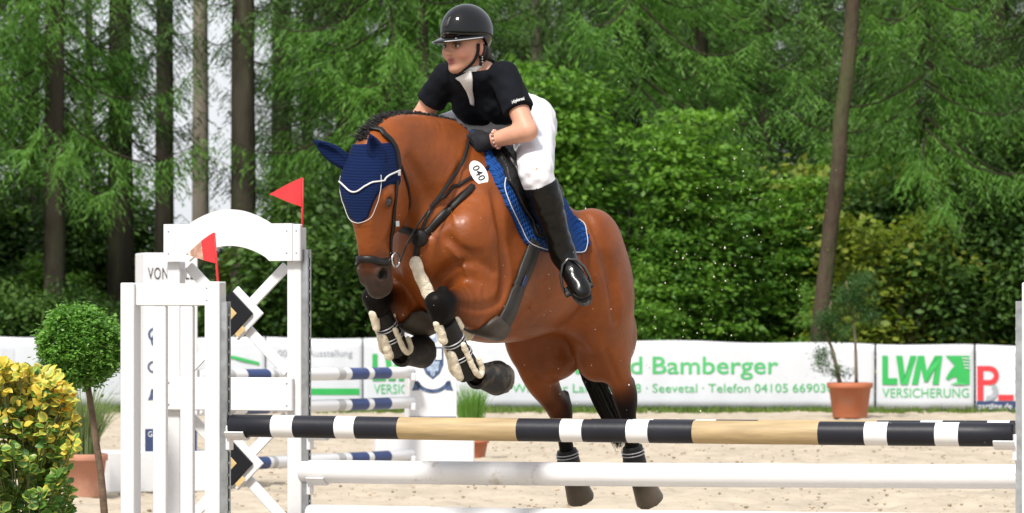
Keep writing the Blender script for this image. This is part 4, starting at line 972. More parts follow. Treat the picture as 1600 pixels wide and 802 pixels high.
# ================================================================ the horse
HW = at(764, 240, 14.75)                          # withers
_h = unit((-.57, -.822, 0)); _p = R(24)
HF = np.array([_h[0]*math.cos(_p), _h[1]*math.cos(_p), math.sin(_p)])     # forward
HL = np.array([-_h[1], _h[0], 0])                                         # the horse's left
HU = np.cross(HF, HL)                                                     # up
def B(u, v, w): return HW+u*HF+v*HL+w*HU
def H(px, py, v=0.):                              # the point v metres left of the horse's middle plane that the photo shows at (px, py)
    r = np.array([(px-800)/FPX, 1., -(py-HORY)/FPX]); o = np.array([0, 0, CAMZ])
    return o+r*((v+(HW-o)@HL)/(r@HL))
BAY = (.200, .0485, .0062); BAYD = (.095, .024, .005); BLK = (.006, .005, .0047); MUZ = (.055, .035, .028); HOOF = (.12, .098, .075)
def chain(pts, v, col=None, lat=None, **kw):      # pts: (px, py, lateral r, other r[, colour][, v])
    st = []
    for p in pts:
        vv = p[5] if len(p) > 5 else v
        st.append((*H(p[0], p[1], vv), p[2], p[3], *(p[4] if len(p) > 4 else (col or BAY))))
    return CH(st, HL if lat is None else lat, **kw)
hp = []
# trunk
hp.append(CH([(*B(u, 0, w), a, b, *BAY) for u, w, a, b in (
    (.20, -.46, .14, .19), (.08, -.43, .20, .31), (-.10, -.41, .25, .365), (-.30, -.385, .275, .32), (-.50, -.335, .27, .255),
    (-.70, -.30, .24, .195), (-.86, -.30, .20, .17), (-.96, -.33, .16, .15))], HL, k=.04, div=8))
hp.append(EL(B(-.06, 0, -.14), (HF, HL, HU), (.30, .075, .13), k=.10, col=BAY))
hp.append(EL(B(-.79, 0, -.285), (HF+.25*HU, HL, HU-.25*HF), (.26, .12, .13), k=.10, col=BAY))
hp.append(EL(B(-.50, 0, -.105), (HF+.12*HU, HL, HU-.12*HF), (.32, .17, .115), k=.10, col=BAY))
# neck
hp.append(chain([(742, 345, .17, .29), (705, 297, .14, .265), (664, 264, .108, .208), (626, 246, .09, .165), (592, 244, .08, .12)], 0, k=.07))
hp.append(chain([(700, 215, .05, .06), (650, 204, .042, .045), (605, 205, .04, .04)], 0, k=.06))      # crest
hp.append(EL(B(.22, 0, -.50), (HF, HL, HU), (.12, .16, .15), k=.08, col=BAY))                          # breast
for s in (-1, 1):
    hp.append(EL(B(.24, s*.10, -.47), (HF, HL, HU), (.10, .085, .14), k=.035, col=BAY))
    hp.append(CH([(*B(-.05, s*.12, -.12), .07, .13, *BAY), (*B(.08, s*.17, -.30), .085, .15, *BAY), (*B(.19, s*.185, -.46), .085, .12, *BAY)], HL, k=.045))
    hp.append(CH([(*B(-.17, s*.17, -.22), .06, .12, *BAY), (*B(-.10, s*.19, -.45), .075, .15, *BAY), (*B(-.02, s*.19, -.62), .07, .12, *BAY)], HL, k=.04))
    # haunch
    hp.append(EL(B(-.78, s*.14, -.33), (HF+.2*HU, HL, HU-.2*HF), (.23, .135, .195), k=.06, col=BAY))
    hp.append(EL(B(-.97, s*.12, -.44), (HF+.5*HU, HL, HU-.5*HF), (.15, .115, .20), k=.06, col=BAY))
def leg_fore(el, kn, fe, pa, ho, v, sh):
    a = [H(*q, v) for q in (el, kn, fe, pa, ho)]
    hp.append(CH([(*sh, .085, .13, *BAY), (*(.5*sh+.5*a[0]), .085, .135, *BAY), (*a[0], .075, .115, *BAY)], HL, k=.05))
    hp.append(CH([(*a[0], .07, .105, *BAY), (*(a[0]*.65+a[1]*.35), .078, .105, *BAY), (*(a[0]*.3+a[1]*.7), .056, .066, *BAYD), (*(a[0]*.14+a[1]*.86), .046, .05, *BLK), (*a[1], .04, .042, *BLK)], HL, k=.035))
    fa, ca = unit(a[1]-a[0]), unit(a[2]-a[1]); kf = unit(fa-ca)                      # the front of the bent knee points along kf
    hp.append(CH([(*(a[1]-fa*.05+kf*.004), .044, .046, *BLK), (*(a[1]+kf*.012), .047, .040, *BLK), (*(a[1]+ca*.05+kf*.006), .042, .040, *BLK)], HL, k=.02))
    hp.append(EL(a[1]-kf*.022, (HL, fa, kf), (.036, .03, .03), k=.02, col=BLK))
    hp.append(CH([(*(a[1]*.9+a[2]*.1), .04, .044, *BLK), (*(a[1]*.72+a[2]*.28), .031, .038, *BLK), (*(a[1]*.3+a[2]*.7), .029, .036, *BLK), (*a[2], .038, .044, *BLK)], HL, k=.02))
    hp.append(CH([(*a[2], .038, .044, *BLK), (*a[3], .033, .035, *BLK)], HL, k=.02))
    dr = unit(a[4]-a[3]); hp.append(CYL(a[3]-dr*.005, a[4], .046, .066, k=.012, col=HOOF))
    return a
def leg_hind(up, ho, fe, pa, hf, v):
    a = [H(*q, v) for q in (ho, fe, pa, hf)]
    hp.append(chain(up, v, k=.035, div=5))
    dn = unit(a[1]-a[0]); bw = unit(np.cross(HL, dn)); bw = bw if bw@HF < 0 else -bw
    hp.append(capsule(a[0]-dn*.06+bw*.05, a[0]+dn*.05+bw*.03, .021, .02, k=.03, col=BLK))
    hp.append(EL(a[0], (HL, dn, bw), (.043, .075, .056), k=.03, col=BLK))
    hp.append(CH([(*a[0], .04, .052, *BLK), (*(a[0]*.72+a[1]*.28), .032, .043, *BLK), (*(a[0]*.25+a[1]*.75), .03, .037, *BLK), (*a[1], .039, .045, *BLK)], HL, k=.02))
    hp.append(CH([(*a[1], .039, .045, *BLK), (*a[2], .034, .036, *BLK)], HL, k=.02))
    dr = unit(a[3]-a[2]); hp.append(CYL(a[2]-dr*.005, a[3], .046, .064, k=.012, col=HOOF))
    return a
LF = leg_fore((772, 478), (683, 474), (728, 574), (752, 588), (786, 592), .19, B(.17, .18, -.50))
RF = leg_fore((668, 478), (585, 465), (618, 541), (634, 552), (664, 548), -.19, B(.17, -.18, -.50))
LH = leg_hind([(925, 395, .11, .19), (938, 450, .105, .21), (942, 490, .085, .175), (948, 520, .07, .13), (956, 552, .058, .10), (966, 584, .048, .07), (973, 606, .042, .058, BAYD)],
              (977, 622), (992, 726), (1002, 750), (1016, 783), .19)
RH = leg_hind([(822, 405, .11, .18), (834, 460, .105, .20), (831, 510, .085, .19), (836, 540, .07, .155), (839, 567, .06, .12), (846, 590, .057, .095), (858, 614, .047, .07, BAYD), (868, 632, .042, .06, BAYD)],
              (876, 642), (889, 726), (897, 750), (908, 781), -.19)
# dock
DOCK = B(-1.05, 0, -.33)
hp.append(capsule(B(-.93, 0, -.25), DOCK, .06, .04, k=.05, col=BAY))
# head
def hyaw(a):
    c, s_ = math.cos(a), math.sin(a); q = _h; return np.array([q[0]*c-q[1]*s_, q[0]*s_+q[1]*c, 0])
_hh = hyaw(R(4)); HDL = np.array([-_hh[1], _hh[0], 0])       # the head's own left
P0, P1 = H(582, 236), H(592, 446)
HDA = unit(P1-P0); HDN = unit(np.cross(HDL, HDA)); HDN = HDN if HDN@_hh > 0 else -HDN
HDLEN = np.linalg.norm(P1-P0)
def HD(t, a, n): return P0+HDA*t*HDLEN+HDL*a+HDN*n           # t along the face, a to its left, n out of the forehead
hp.append(CH([(*HD(t, 0, n), rl, rv, *c) for t, n, rl, rv, c in (
    (.07, -.005, .085, .088, BAY), (.16, .004, .098, .112, BAY), (.28, .004, .100, .13, BAY), (.44, .0, .078, .12, BAY), (.62, .008, .056, .098, BAY),
    (.78, .012, .052, .082, BAYD), (.90, .012, .055, .072, MUZ), (1.0, .006, .046, .055, MUZ))], HDL, k=.035))
hp.append(CH([(*HD(.13, 0, .070), .08, .03, *BAY), (*HD(.27, 0, .10), .085, .03, *BAY), (*HD(.6, 0, .085), .034, .025, *BAY), (*HD(.85, 0, .075), .03, .02, *BAYD)], HDL, k=.03))
for s in (-1, 1):
    hp.append(EL(HD(.36, s*.058, -.065), (HDA, HDL, HDN), (.13, .033, .085), k=.03, col=BAY))        # jowl
    hp.append(EL(HD(.335, s*.086, .048), (HDA, HDL, HDN), (.05, .026, .04), k=.02, col=BAY))          # brow
    hp.append(capsule(HD(.40, s*.073, .02), HD(.62, s*.056, .03), .014, .010, k=.02, col=BAY))         # facial crest
    hp.append(EL(HD(.90, s*.045, .045), (HDA, HDL, HDN), (.045, .022, .034), k=.02, col=MUZ))          # nostril wing
    hp.append(EL(HD(.375, s*.106, .052), (HDA, HDL, HDN), (.020, .014, .018), k=.012, sub=True))       # eye socket
    hp.append(EL(HD(.91, s*.062, .056), (HDA+.5*HDN, HDL, HDN-.5*HDA), (.026, .026, .014), k=.010, sub=True))
hp.append(EL(HD(1.0, 0, -.04), (HDA, HDL, HDN), (.042, .034, .034), k=.03, col=MUZ))                   # lower lip
for s in (-1, 1):
    hp.append(capsule(HD(.985, s*.053, .03), HD(.91, s*.06, -.045), .004, .004, k=.008, sub=True))
horse = empty('horse', (HW[0]-.1, HW[1]+.1, 0), 'bay horse leaping over the striped rail with folded forelegs', 'horse')
M_coat = mat('coat', rough=.46, spec=.30, attr='Col', var=.30, vscale=7, bump=.0024, bscale=42, coat=.05, coat_r=.2, detail=12.)
def coat_gloss(m):                                # brown hair shines, the black points hardly do
    N = m.node_tree.nodes; Lk = m.node_tree.links; b = N['Principled BSDF']; a = next(n for n in N if n.type == 'ATTRIBUTE'); sp = N.new('ShaderNodeSeparateColor'); Lk.new(a.outputs['Color'], sp.inputs[0])
    for inp, k, c in (('Specular IOR Level', 1.0, .06), ('Coat Weight', .45, -.01)):
        q = N.new('ShaderNodeMath'); q.operation = 'MULTIPLY_ADD'; q.use_clamp = True; q.inputs[1].default_value = k; q.inputs[2].default_value = c; Lk.new(sp.outputs[0], q.inputs[0]); Lk.new(q.outputs[0], b.inputs[inp])
coat_gloss(M_coat)
def coat_paint(V, C):
    for s in (-1, 1):
        d = np.linalg.norm(V-HD(.91, s*.058, .054), axis=1); w = np.clip((.030-d)/.012, 0, 1)[:, None]; C = C*(1-w)+w*np.array([.008, .006, .005])
        d = np.linalg.norm(V-HD(.375, s*.088, .048), axis=1); w = np.clip((.034-d)/.012, 0, 1)[:, None]; C = C*(1-.7*w)+.7*w*np.array([.02, .012, .01])
    return C
def cast(prims, px, py, d0=13.2, d1=16.5):        # where the line of sight meets the surface
    r = np.array([(px-800)/FPX, 1., -(py-HORY)/FPX]); o = np.array([0, 0, CAMZ]); t = d0
    for _ in range(200):
        v = float(evalpts(prims, [o+r*t])[0])
        if v < .0008: break
        t += max(v*.7, .001)
        if t > d1: return None
    return o+r*t
# muscle edges and veins, pressed into or raised from the coat
_l = np.min([p.lo for p in hp if not p.sub], 0)-.06; _u = np.max([p.hi for p in hp if not p.sub], 0)+.06
_g = grid_field(hp, _l, _u, .014, .20)[0]; _gp = [GRID(_g, _l, .014, _g, _l, .014)]
def carve(pix, r, k, up=False):
    P = [cast(_gp, *q) for q in pix]; P = [p for p in P if p is not None]
    if len(P) > 1:
        Q = crom(P, 3); hp.append(CH([(*q, r*(.35+.65*math.sin(math.pi*(i+.5)/len(Q))), r, *BAY) for i, q in enumerate(Q)], None, k=k, sub=not up, div=1))
carve([(771, 298), (780, 340), (786, 385), (789, 430), (786, 462)], .013, .045)
carve([(672, 450), (694, 426), (722, 411), (750, 410), (772, 424)], .011, .035)
carve([(722, 262), (712, 300), (695, 335), (672, 364)], .011, .045)
carve([(700, 372), (722, 392), (750, 398)], .009, .035)
carve([(918, 338), (940, 385), (955, 440), (962, 500)], .010, .045)
carve([(900, 352), (918, 410), (921, 462), (908, 490)], .012, .05)
carve([(790, 440), (780, 470), (750, 482), (715, 478)], .010, .03)
carve([(640, 250), (662, 290), (680, 320)], .010, .05)
carve([(805, 455), (835, 468), (870, 462), (895, 448)], .0035, .012, True); carve([(700, 385), (716, 402), (728, 430)], .0035, .012, True)
for vp in ([(812, 470), (838, 486), (858, 480)], [(690, 300), (705, 330), (712, 352)], [(740, 420), (752, 442), (748, 462)], [(930, 430), (938, 462), (934, 492)], [(598, 372), (606, 392), (610, 410)], [(850, 440), (872, 430), (890, 436)]): carve(vp, .0032, .010, True)
carve([(945, 545), (958, 575), (968, 600)], .006, .02)
kept = []
sculpt('body', hp, .0075, M_coat, horse, paint=coat_paint, relax=2, keep=kept)
_lo = kept[0][1]-.1; _hi = kept[0][1]+.1+.0075*np.array(kept[0][0].shape)
hb = [GRID(*kept[0], grid_field(hp, _lo, _hi, .02, .22)[0], _lo, .02)]
M_eye = mat('eye_gloss', (.012, .007, .005), rough=.05, spec=.8)
for s in (-1, 1):
    e = MB(); c = HD(.375, s*.086, .048)
    e.lathe(c-HDL*.021, [(.0005, 0)]+[(.021*math.sin(a), .021-.021*math.cos(a)) for a in np.linspace(.2, math.pi-.2, 9)]+[(.0005, .042)], 16, HDL)
    e.build('eye', M_eye, horse, True)
# ================================================================ tack
def ribbon(pts, nrm, width, thick, mb=None):      # a flat band along pts, lying with its face along nrm
    pts = np.asarray(pts, float); n = len(pts); nrm = np.asarray(nrm, float)
    wd = np.full(n, width) if np.isscalar(width) else np.interp(np.linspace(0, 1, n), np.linspace(0, 1, len(width)), width)
    V = []; Fc = []
    for i in range(n):
        T = unit(pts[min(i+1, n-1)]-pts[max(i-1, 0)]); N = unit(nrm[i]-T*(nrm[i]@T)); S = np.cross(T, N)
        for a, b in ((-.5, 0), (-.44, 1), (.44, 1), (.5, 0)): V.append(pts[i]+S*a*wd[i]+N*(b-.3)*thick)
    for i in range(n-1):
        for k in range(4): Fc.append((i*4+k, i*4+(k+1) % 4, (i+1)*4+(k+1) % 4, (i+1)*4+k))
    Fc += [(3, 2, 1, 0), tuple((n-1)*4+k for k in range(4))]
    mb = mb or MB(); mb.add(V, Fc); return mb
def strap(prims, pts, width, thick=.005, off=.004, steps=8, mb=None, hold=1.0, closed=False):
    P = crom(pts, steps); S, N = snap(prims, P, off)
    d = evalpts(prims, P)[:, None]
    S = np.where(d > off, P*(1-hold)+S*hold, S)   # hold < 1 lets a band hang free of the surface
    return ribbon(S, N, width, thick, mb)
def hit(px, py, v=.2):
    p = cast(hb, px, py); return H(px, py, v) if p is None else p
def uvw(p): q = np.asarray(p)-HW; return q@HF, q@HL, q@HU
def mirror(p): p = np.asarray(p); return p-2*((p-HW)@HL)*HL
def hmir(p): p = np.asarray(p); return p-2*((p-P0)@HDL)*HDL
M_leather = mat('black_leather', (.006, .0055, .0055), rough=.40, spec=.32, var=.3, vscale=30, bump=.0006, bscale=220)
M_strap = mat('bridle_leather', (.008, .007, .0065), rough=.45, spec=.3, bump=.0004, bscale=300, var=.3, vscale=40)
M_steel = mat('steel', (.62, .62, .62), rough=.22, metal=1.)
M_fleece = mat('sheepskin', (.72, .64, .50), rough=.95, spec=.1, var=.18, vscale=60, bump=.006, bscale=130)
M_white = mat('white_piping', (.60, .60, .60), rough=.6)
M_hair = mat('horse_hair', (.008, .0065, .006), rough=.5, spec=.3, island=.6)
# ---- mane and tail: single strands
def strands(name, paths, r0, m, parent, sides=3):
    V = []; Fc = []
    for P, r in paths:
        P = np.asarray(P, float); n = len(P)
        T = np.gradient(P, axis=0); T /= np.linalg.norm(T, axis=1)[:, None]+1e-9
        ref = unit(np.random.randn(3)); A = np.cross(T, ref); A /= np.linalg.norm(A, axis=1)[:, None]+1e-9; Bv = np.cross(T, A)
        b = len(V)
        for i in range(n):
            rr = r*(1-.75*i/(n-1))
            for k in range(sides):
                a = 2*math.pi*k/sides; V.append(P[i]+rr*(math.cos(a)*A[i]+math.sin(a)*Bv[i]))
        for i in range(n-1):
            for k in range(sides): Fc.append((b+i*sides+k, b+i*sides+(k+1) % sides, b+(i+1)*sides+(k+1) % sides, b+(i+1)*sides+k))
    o = link_mesh(name, mesh_from(V, np.array(Fc), name), m, parent, True); return o
crest = crom([H(x, y) for x, y in ((562, 214), (578, 196), (600, 188), (640, 190), (676, 207), (708, 228), (728, 240))], 30)
crest, cn = snap(hb, crest, .0)
mp = []
for i in range(1100):
    j = random.randrange(len(crest)); n = unit(cn[j]*np.array([.4, .4, 1])+.05*np.random.randn(3)); p = crest[j]+HL*random.uniform(-.018, .018)
    fade = 1-.75*j/len(crest); Ln = random.uniform(.035, .06)*(.5+.75*fade)
    sd_ = -HL*random.uniform(.1, .9)+(-HF)*random.uniform(-.5, .9); pts = [p-n*.01]
    for t in (.3, .6, 1.): pts.append(p+n*Ln*(t*.50-.34*t*t)+sd_*Ln*t*.8+np.random.randn(3)*.0015)
    mp.append((pts, .0035))
strands('mane', mp, .003, M_hair, horse, 3)
tp = []
tail_c = crom([DOCK, H(934, 470, -.02)-HF*.10, H(915, 530, -.02)-HF*.06, H(921, 575, -.02), H(943, 625, -.02), H(962, 668, -.02), H(966, 700, -.02)], 4)
sp = np.interp(np.linspace(0, 1, len(tail_c)), [0, .15, .4, .75, .92, 1], [.018, .03, .042, .04, .03, .012])
for i in range(420):
    o = np.random.randn(3)*.5; o /= max(1, np.linalg.norm(o)); ln = random.uniform(.78, 1.0); m = max(6, int(len(tail_c)*ln))
    w_ = np.random.randn(3)*.006
    tp.append(([tail_c[j]+o*sp[j]*1.1+w_*math.sin(j*.5) for j in range(m)], .0042))
strands('tail', tp, .004, M_hair, horse, 3)
# ---- ear bonnet
M_bonnet = bpy.data.materials.new('navy_crochet'); M_bonnet.use_nodes = True
def fill_bonnet(m):
    N = m.node_tree.nodes; Lk = m.node_tree.links; b = N['Principled BSDF']
    b.inputs['Roughness'].default_value = .85; b.inputs['Base Color'].default_value = (.005, .018, .09, 1); b.inputs['Specular IOR Level'].default_value = .15
    tc = N.new('ShaderNodeTexCoord'); w = N.new('ShaderNodeTexWave'); w.wave_type = 'BANDS'; w.bands_direction = 'Z'; w.inputs['Scale'].default_value = 52; w.inputs['Distortion'].default_value = .6
    Lk.new(tc.outputs['Object'], w.inputs['Vector'])
    bp = N.new('ShaderNodeBump'); bp.inputs['Distance'].default_value = .004; Lk.new(w.outputs['Fac'], bp.inputs['Height']); Lk.new(bp.outputs[0], b.inputs['Normal'])
    mr = N.new('ShaderNodeMix'); mr.data_type = 'RGBA'; mr.inputs[6].default_value = (.0025, .009, .043, 1); mr.inputs[7].default_value = (.0055, .021, .098, 1)
    Lk.new(w.outputs['Fac'], mr.inputs[0]); Lk.new(mr.outputs[2], b.inputs['Base Color'])
fill_bonnet(M_bonnet)
hhead = hb
bonnet = empty('ear_bonnet', HD(.2, 0, 0), 'navy crocheted ear bonnet with white piping on the horse', 'ear bonnet')
BPOLY = [(-.15, -.03), (.15, -.03), (.15, .035), (.118, .105), (.100, .142), (.083, .172), (.062, .215), (.04, .262), (0, .285), (-.04, .262), (-.062, .215), (-.083, .172), (-.100, .142), (-.118, .105), (-.15, .035)]
def bonnet_cut(Fd, x, y, z):
    X, Y, Z = x-f32(P0[0]), y-f32(P0[1]), z-f32(P0[2])
    dot = lambda v: X*f32(v[0])+Y*f32(v[1])+Z*f32(v[2])
    a, t, n = dot(HDL), dot(HDA), dot(HDN)
    return np.maximum(np.maximum(Fd-f32(.008), poly_sd(BPOLY, a, t)), np.maximum(-(n+f32(.035)+np.minimum(t, 0)*f32(.2)), -(Fd+f32(.02))))
sculpt('cap', hhead, .004, M_bonnet, bonnet, post=bonnet_cut, lo=HD(.2, 0, 0)-.22, hi=HD(.2, 0, 0)+.22, relax=1).data.materials[0] = M_bonnet
def ear(base, tip, fr):
    base = np.asarray(base); tip = np.asarray(tip); ax = unit(tip-base); fr = unit(fr-ax*(fr@ax)); sd_ = np.cross(ax, fr); L_ = np.linalg.norm(tip-base)
    pr = [CH([(*(base+ax*L_*t+fr*f), a, b, .01, .03, .12) for t, a, b, f in ((-.1, .030, .03, 0), (.15, .034, .03, 0), (.45, .036, .024, .002), (.72, .026, .016, .006), (.92, .011, .008, .012), (1., .004, .004, .014))], sd_, k=.01)]
    pr.append(CH([(*(base+ax*L_*t+fr*f), a, b) for t, a, b, f in ((.18, .014, .014, .034), (.5, .020, .016, .022), (.8, .010, .010, .018))], sd_, k=.008, sub=True))
    return pr
eb = HD(.10, .066, .045); et = at(577, 209, eb[1]-.05)
sculpt('ear_cover', ear(eb, et, HDN*.6+HDL*.5), .0035, M_bonnet, bonnet).data.materials[0] = M_bonnet
eb2 = HD(.10, -.085, .04); et2 = at(490, 219, eb2[1]-.05)
sculpt('ear_cover', ear(eb2, et2, HDN*.8-HDA*.3), .0035, M_bonnet, bonnet).data.materials[0] = M_bonnet
def hcast(px, py): 
    p = cast(hhead, px, py); return p if p is not None else at(px, py, P0[1])
edge = [HD(t/HDLEN, a, .1) for a, t in ((-.12, .09), (-.112, .11), (-.095, .140), (-.080, .168), (-.059, .211), (-.038, .255), (0, .277), (.038, .255), (.059, .211), (.080, .168), (.095, .140), (.112, .11), (.12, .09))]
S_, N_ = snap(hhead, crom(edge, 4), .009)
mb = MB(); mb.tube(S_, .0014, 5); mb.build('piping', M_white, bonnet, True)
# ---- bridle
bridle = empty('bridle', HD(.6, 0, 0), 'black leather bridle with white browband on the horse head', 'bridle')
bb = [HD(.18, -.10, -.03), HD(.19, -.09, .06), HD(.25, -.045, .12), HD(.29, 0, .13), HD(.25, .045, .12), HD(.19, .09, .06), HD(.15, .10, -.03)]
strap(hhead, bb, .0065, .004, .011, mb=None).build('browband', M_white, bridle, True)
ring = [HD(.815-.02*math.sin(a), .09*math.cos(a), .12*math.sin(a)) for a in np.linspace(0, 2*math.pi, 13)]
strap(hhead, ring, .030, .009, .005, 4).build('noseband', M_strap, bridle, True)
chk = [HD(.13, .10, -.03), HD(.3, .11, -.0), HD(.5, .1, .0), HD(.78, .07, -.035)]
for f in (lambda p: p, hmir):
    strap(hhead, [f(p) for p in chk], .017, .005, .004).build('cheek_strap', M_strap, bridle, True)
    strap(hhead, [f(p) for p in (HD(.12, .10, -.06), HD(.3, .1, -.12), HD(.50, .05, -.16))], .012, .005, .004).build('throat_lash', M_strap, bridle, True)
    c = f(HD(.815, .066, -.03)); mbr = MB()
    mbr.tube([c+HDL*0+.028*(math.cos(a)*HDA+math.sin(a)*HDN) for a in np.linspace(0, 2*math.pi, 21)], .0045, 6); mbr.build('bit_ring', M_steel, bridle, True)
    for tt in (.17, .55):
        q, nq = snap(hhead, [f(HD(tt, .10, -.02))], .009); mbb = MB(); mbb.box(q[0], HDA, np.cross(HDA, nq[0]), nq[0], .022, .022, .003); mbb.build('buckle', M_steel, bridle)
hd_strap = [HD(.14, .10, -.03), HD(.02, .085, -.03), HD(-.04, .05, -.02), HD(-.06, 0, -.02), HD(-.04, -.05, -.02), HD(.02, -.085, -.03), HD(.14, -.10, -.03)]
strap(hb, hd_strap, .026, .006, .010).build('headpiece', M_strap, bridle, True)
hnd_l = H(736, 226, .10); hnd_r = H(706, 228, -.10)
rein_l = empty('rein', hnd_l, 'near black rein running from bit ring to the gloved left hand', 'rein', 'reins')
PR = [HD(.83, .075, -.045), H(640, 372, .09), H(662, 338, .13), H(690, 303, .135), H(714, 262, .115), hnd_l+np.array([-.04, 0, .0]), hnd_l]
strap(hb, PR, .017, .005, .008, 10, hold=0.).build('strap', M_strap, rein_l, True)
rein_r = empty('rein', hnd_r, 'far rein on the hidden right side of the bay neck', 'rein', 'reins')
strap(hb, [hmir(HD(.83, .075, -.045)), H(560, 345, -.13), H(630, 290, -.14), H(675, 250, -.12), hnd_r], .017, .005, .008, 10, hold=0.).build('strap', M_strap, rein_r, True)
# ---- breastplate
bp_ = empty('breastplate', B(.2, 0, -.4), 'black breastplate with sheepskin strap across the horse chest', 'breastplate')
MED = hit(655, 372)
strap(hb, [hit(739, 291), hit(728, 303), hit(708, 322), hit(684, 345), hit(668, 362), MED], [.022, .034, .036, .03, .03], .008, .006).build('shoulder_strap', M_strap, bp_, True)
strap(hb, [hit(764, 262), hit(728, 282), hit(700, 300), hit(672, 330), MED], [.014, .014], .005, .004).build('neck_strap', M_strap, bp_, True)
strap(hb, [B(-.02, -.12, -.05), B(.08, -.22, -.2), B(.2, -.16, -.38), MED], .03, .008, .006).build('shoulder_strap', M_strap, bp_, True)
_, mn = snap(hb, [MED], .0); md = MB()
md.lathe(MED+mn[0]*.002, [(.0005, .02), (.03, .018), (.036, .010), (.038, 0)], 18, mn[0]); md.build('medallion', M_strap, bp_, True)
strap(hb, [MED, hit(652, 388), hit(650, 402)], .026, .007, .006).build('chest_strap', M_strap, bp_, True)
strap(hb, [MED, H(645, 368, .07), H(638, 380, .09)], .012, .004, .01, hold=0.).build('martingale_fork', M_strap, bp_, True)
def fleece(pts, r, name, parent, prims=None, flat=.55, lat=None):
    P = crom(pts, 12); ln = np.concatenate([[0], np.cumsum(np.linalg.norm(np.diff(P, axis=0), axis=1))]); m = max(4, int(ln[-1]/(r*.55))); P = np.stack([np.interp(np.linspace(0, ln[-1], m), ln, P[:, i]) for i in range(3)], 1)
    if prims is not None: P, N = snap(prims, P, r*flat*.6)
    pr = []
    for i, p in enumerate(P):
        pr.append(EL(p+np.random.randn(3)*r*.07, np.linalg.qr(np.random.randn(3, 3))[0], np.array([r, r, r])*np.random.uniform(.82, 1.08, 3), k=r*.4, col=(.7, .6, .45)))
    return sculpt(name, pr, max(.0035, r*.18), M_fleece, parent, relax=1)
_d0 = hit(650, 404)[1]; fleece([at(x_, y_, _d0-.012) for x_, y_ in ((650, 409), (654, 425), (661, 442), (670, 460), (676, 470))], .025, 'fleece_cover', bp_)
fleece([B(.05, .03, -.68), B(-.03, .03, -.73), B(-.10, .05, -.765)], .032, 'fleece_cover', bp_, hb)
# ---- number disc
M_plate = mat('plate_white', (.82, .82, .82), rough=.35)
M_ink = mat('black_ink', (.012, .012, .014), rough=.5)
pc = hit(746, 273); pn = unit(gradpts(hb, [pc])[0]*.6+unit(np.array([0, 0, CAMZ])-pc)*.6); pc = pc+pn*.022
px_ = unit(at(755, 291, pc[1])-at(738, 256, pc[1])); px_ = unit(px_-pn*(px_@pn)); py_ = np.cross(pn, px_)
disc = empty('number_disc', pc, 'white oval number disc reading 040 beside the saddle pad', 'number disc')
dm = MB(); n_ = 28; V = []
for z_ in (0, .004):
    for k in range(n_): a = 2*math.pi*k/n_; V.append(pc+px_*.056*math.cos(a)+py_*.034*math.sin(a)+pn*(z_-.004))
dm.add(V, [tuple(range(n_))[::-1], tuple(range(n_, 2*n_))]+[(k, (k+1) % n_, n_+(k+1) % n_, n_+k) for k in range(n_)])
dm.build('plate', M_plate, disc)
tm = text_mesh('040', .044, 'CENTER', 1.05, bold=.0006)
place_flat(tm, lambda x, y: pc+px_*x+py_*(y-.015)+pn*.0015); link_mesh('numerals', tm, M_ink, disc)
# ---- saddle pad, saddle, girth
M_pad = bpy.data.materials.new('quilted_blue'); M_pad.use_nodes = True
def fill_pad(m):
    N = m.node_tree.nodes; Lk = m.node_tree.links; b = N['Principled BSDF']; b.inputs['Roughness'].default_value = .75; b.inputs['Specular IOR Level'].default_value = .2
    b.inputs['Base Color'].default_value = (.006, .052, .215, 1)
    a = N.new('ShaderNodeAttribute'); a.attribute_name = 'uw'
    sx = N.new('ShaderNodeSeparateXYZ'); Lk.new(a.outputs['Vector'], sx.inputs[0]); hs_ = []
    for sg in (1, -1):
        m1 = N.new('ShaderNodeMath'); m1.operation = 'MULTIPLY_ADD'; m1.inputs[1].default_value = sg; Lk.new(sx.outputs[1], m1.inputs[0]); Lk.new(sx.outputs[0], m1.inputs[2])
        m2 = N.new('ShaderNodeMath'); m2.operation = 'MULTIPLY'; m2.inputs[1].default_value = 2*math.pi/.055; Lk.new(m1.outputs[0], m2.inputs[0])
        m3 = N.new('ShaderNodeMath'); m3.operation = 'SINE'; Lk.new(m2.outputs[0], m3.inputs[0])
        m4 = N.new('ShaderNodeMath'); m4.operation = 'ABSOLUTE'; Lk.new(m3.outputs[0], m4.inputs[0]); hs_.append(m4)
    mm = N.new('ShaderNodeMath'); mm.operation = 'MINIMUM'; Lk.new(hs_[0].outputs[0], mm.inputs[0]); Lk.new(hs_[1].outputs[0], mm.inputs[1])
    bp = N.new('ShaderNodeBump'); bp.inputs['Distance'].default_value = .008; Lk.new(mm.outputs[0], bp.inputs['Height']); Lk.new(bp.outputs[0], b.inputs['Normal'])
fill_pad(M_pad)
def uw_attr(o):
    me = o.data; n = len(me.vertices); co = np.zeros(n*3, f32); me.vertices.foreach_get('co', co); q = co.reshape(-1, 3)-HW.astype(f32)
    A = me.attributes.new('uw', 'FLOAT_VECTOR', 'POINT'); A.data.foreach_set('vector', np.stack([q@HF, q@HU, q@HL], 1).astype(f32).ravel())
htrunk = hb
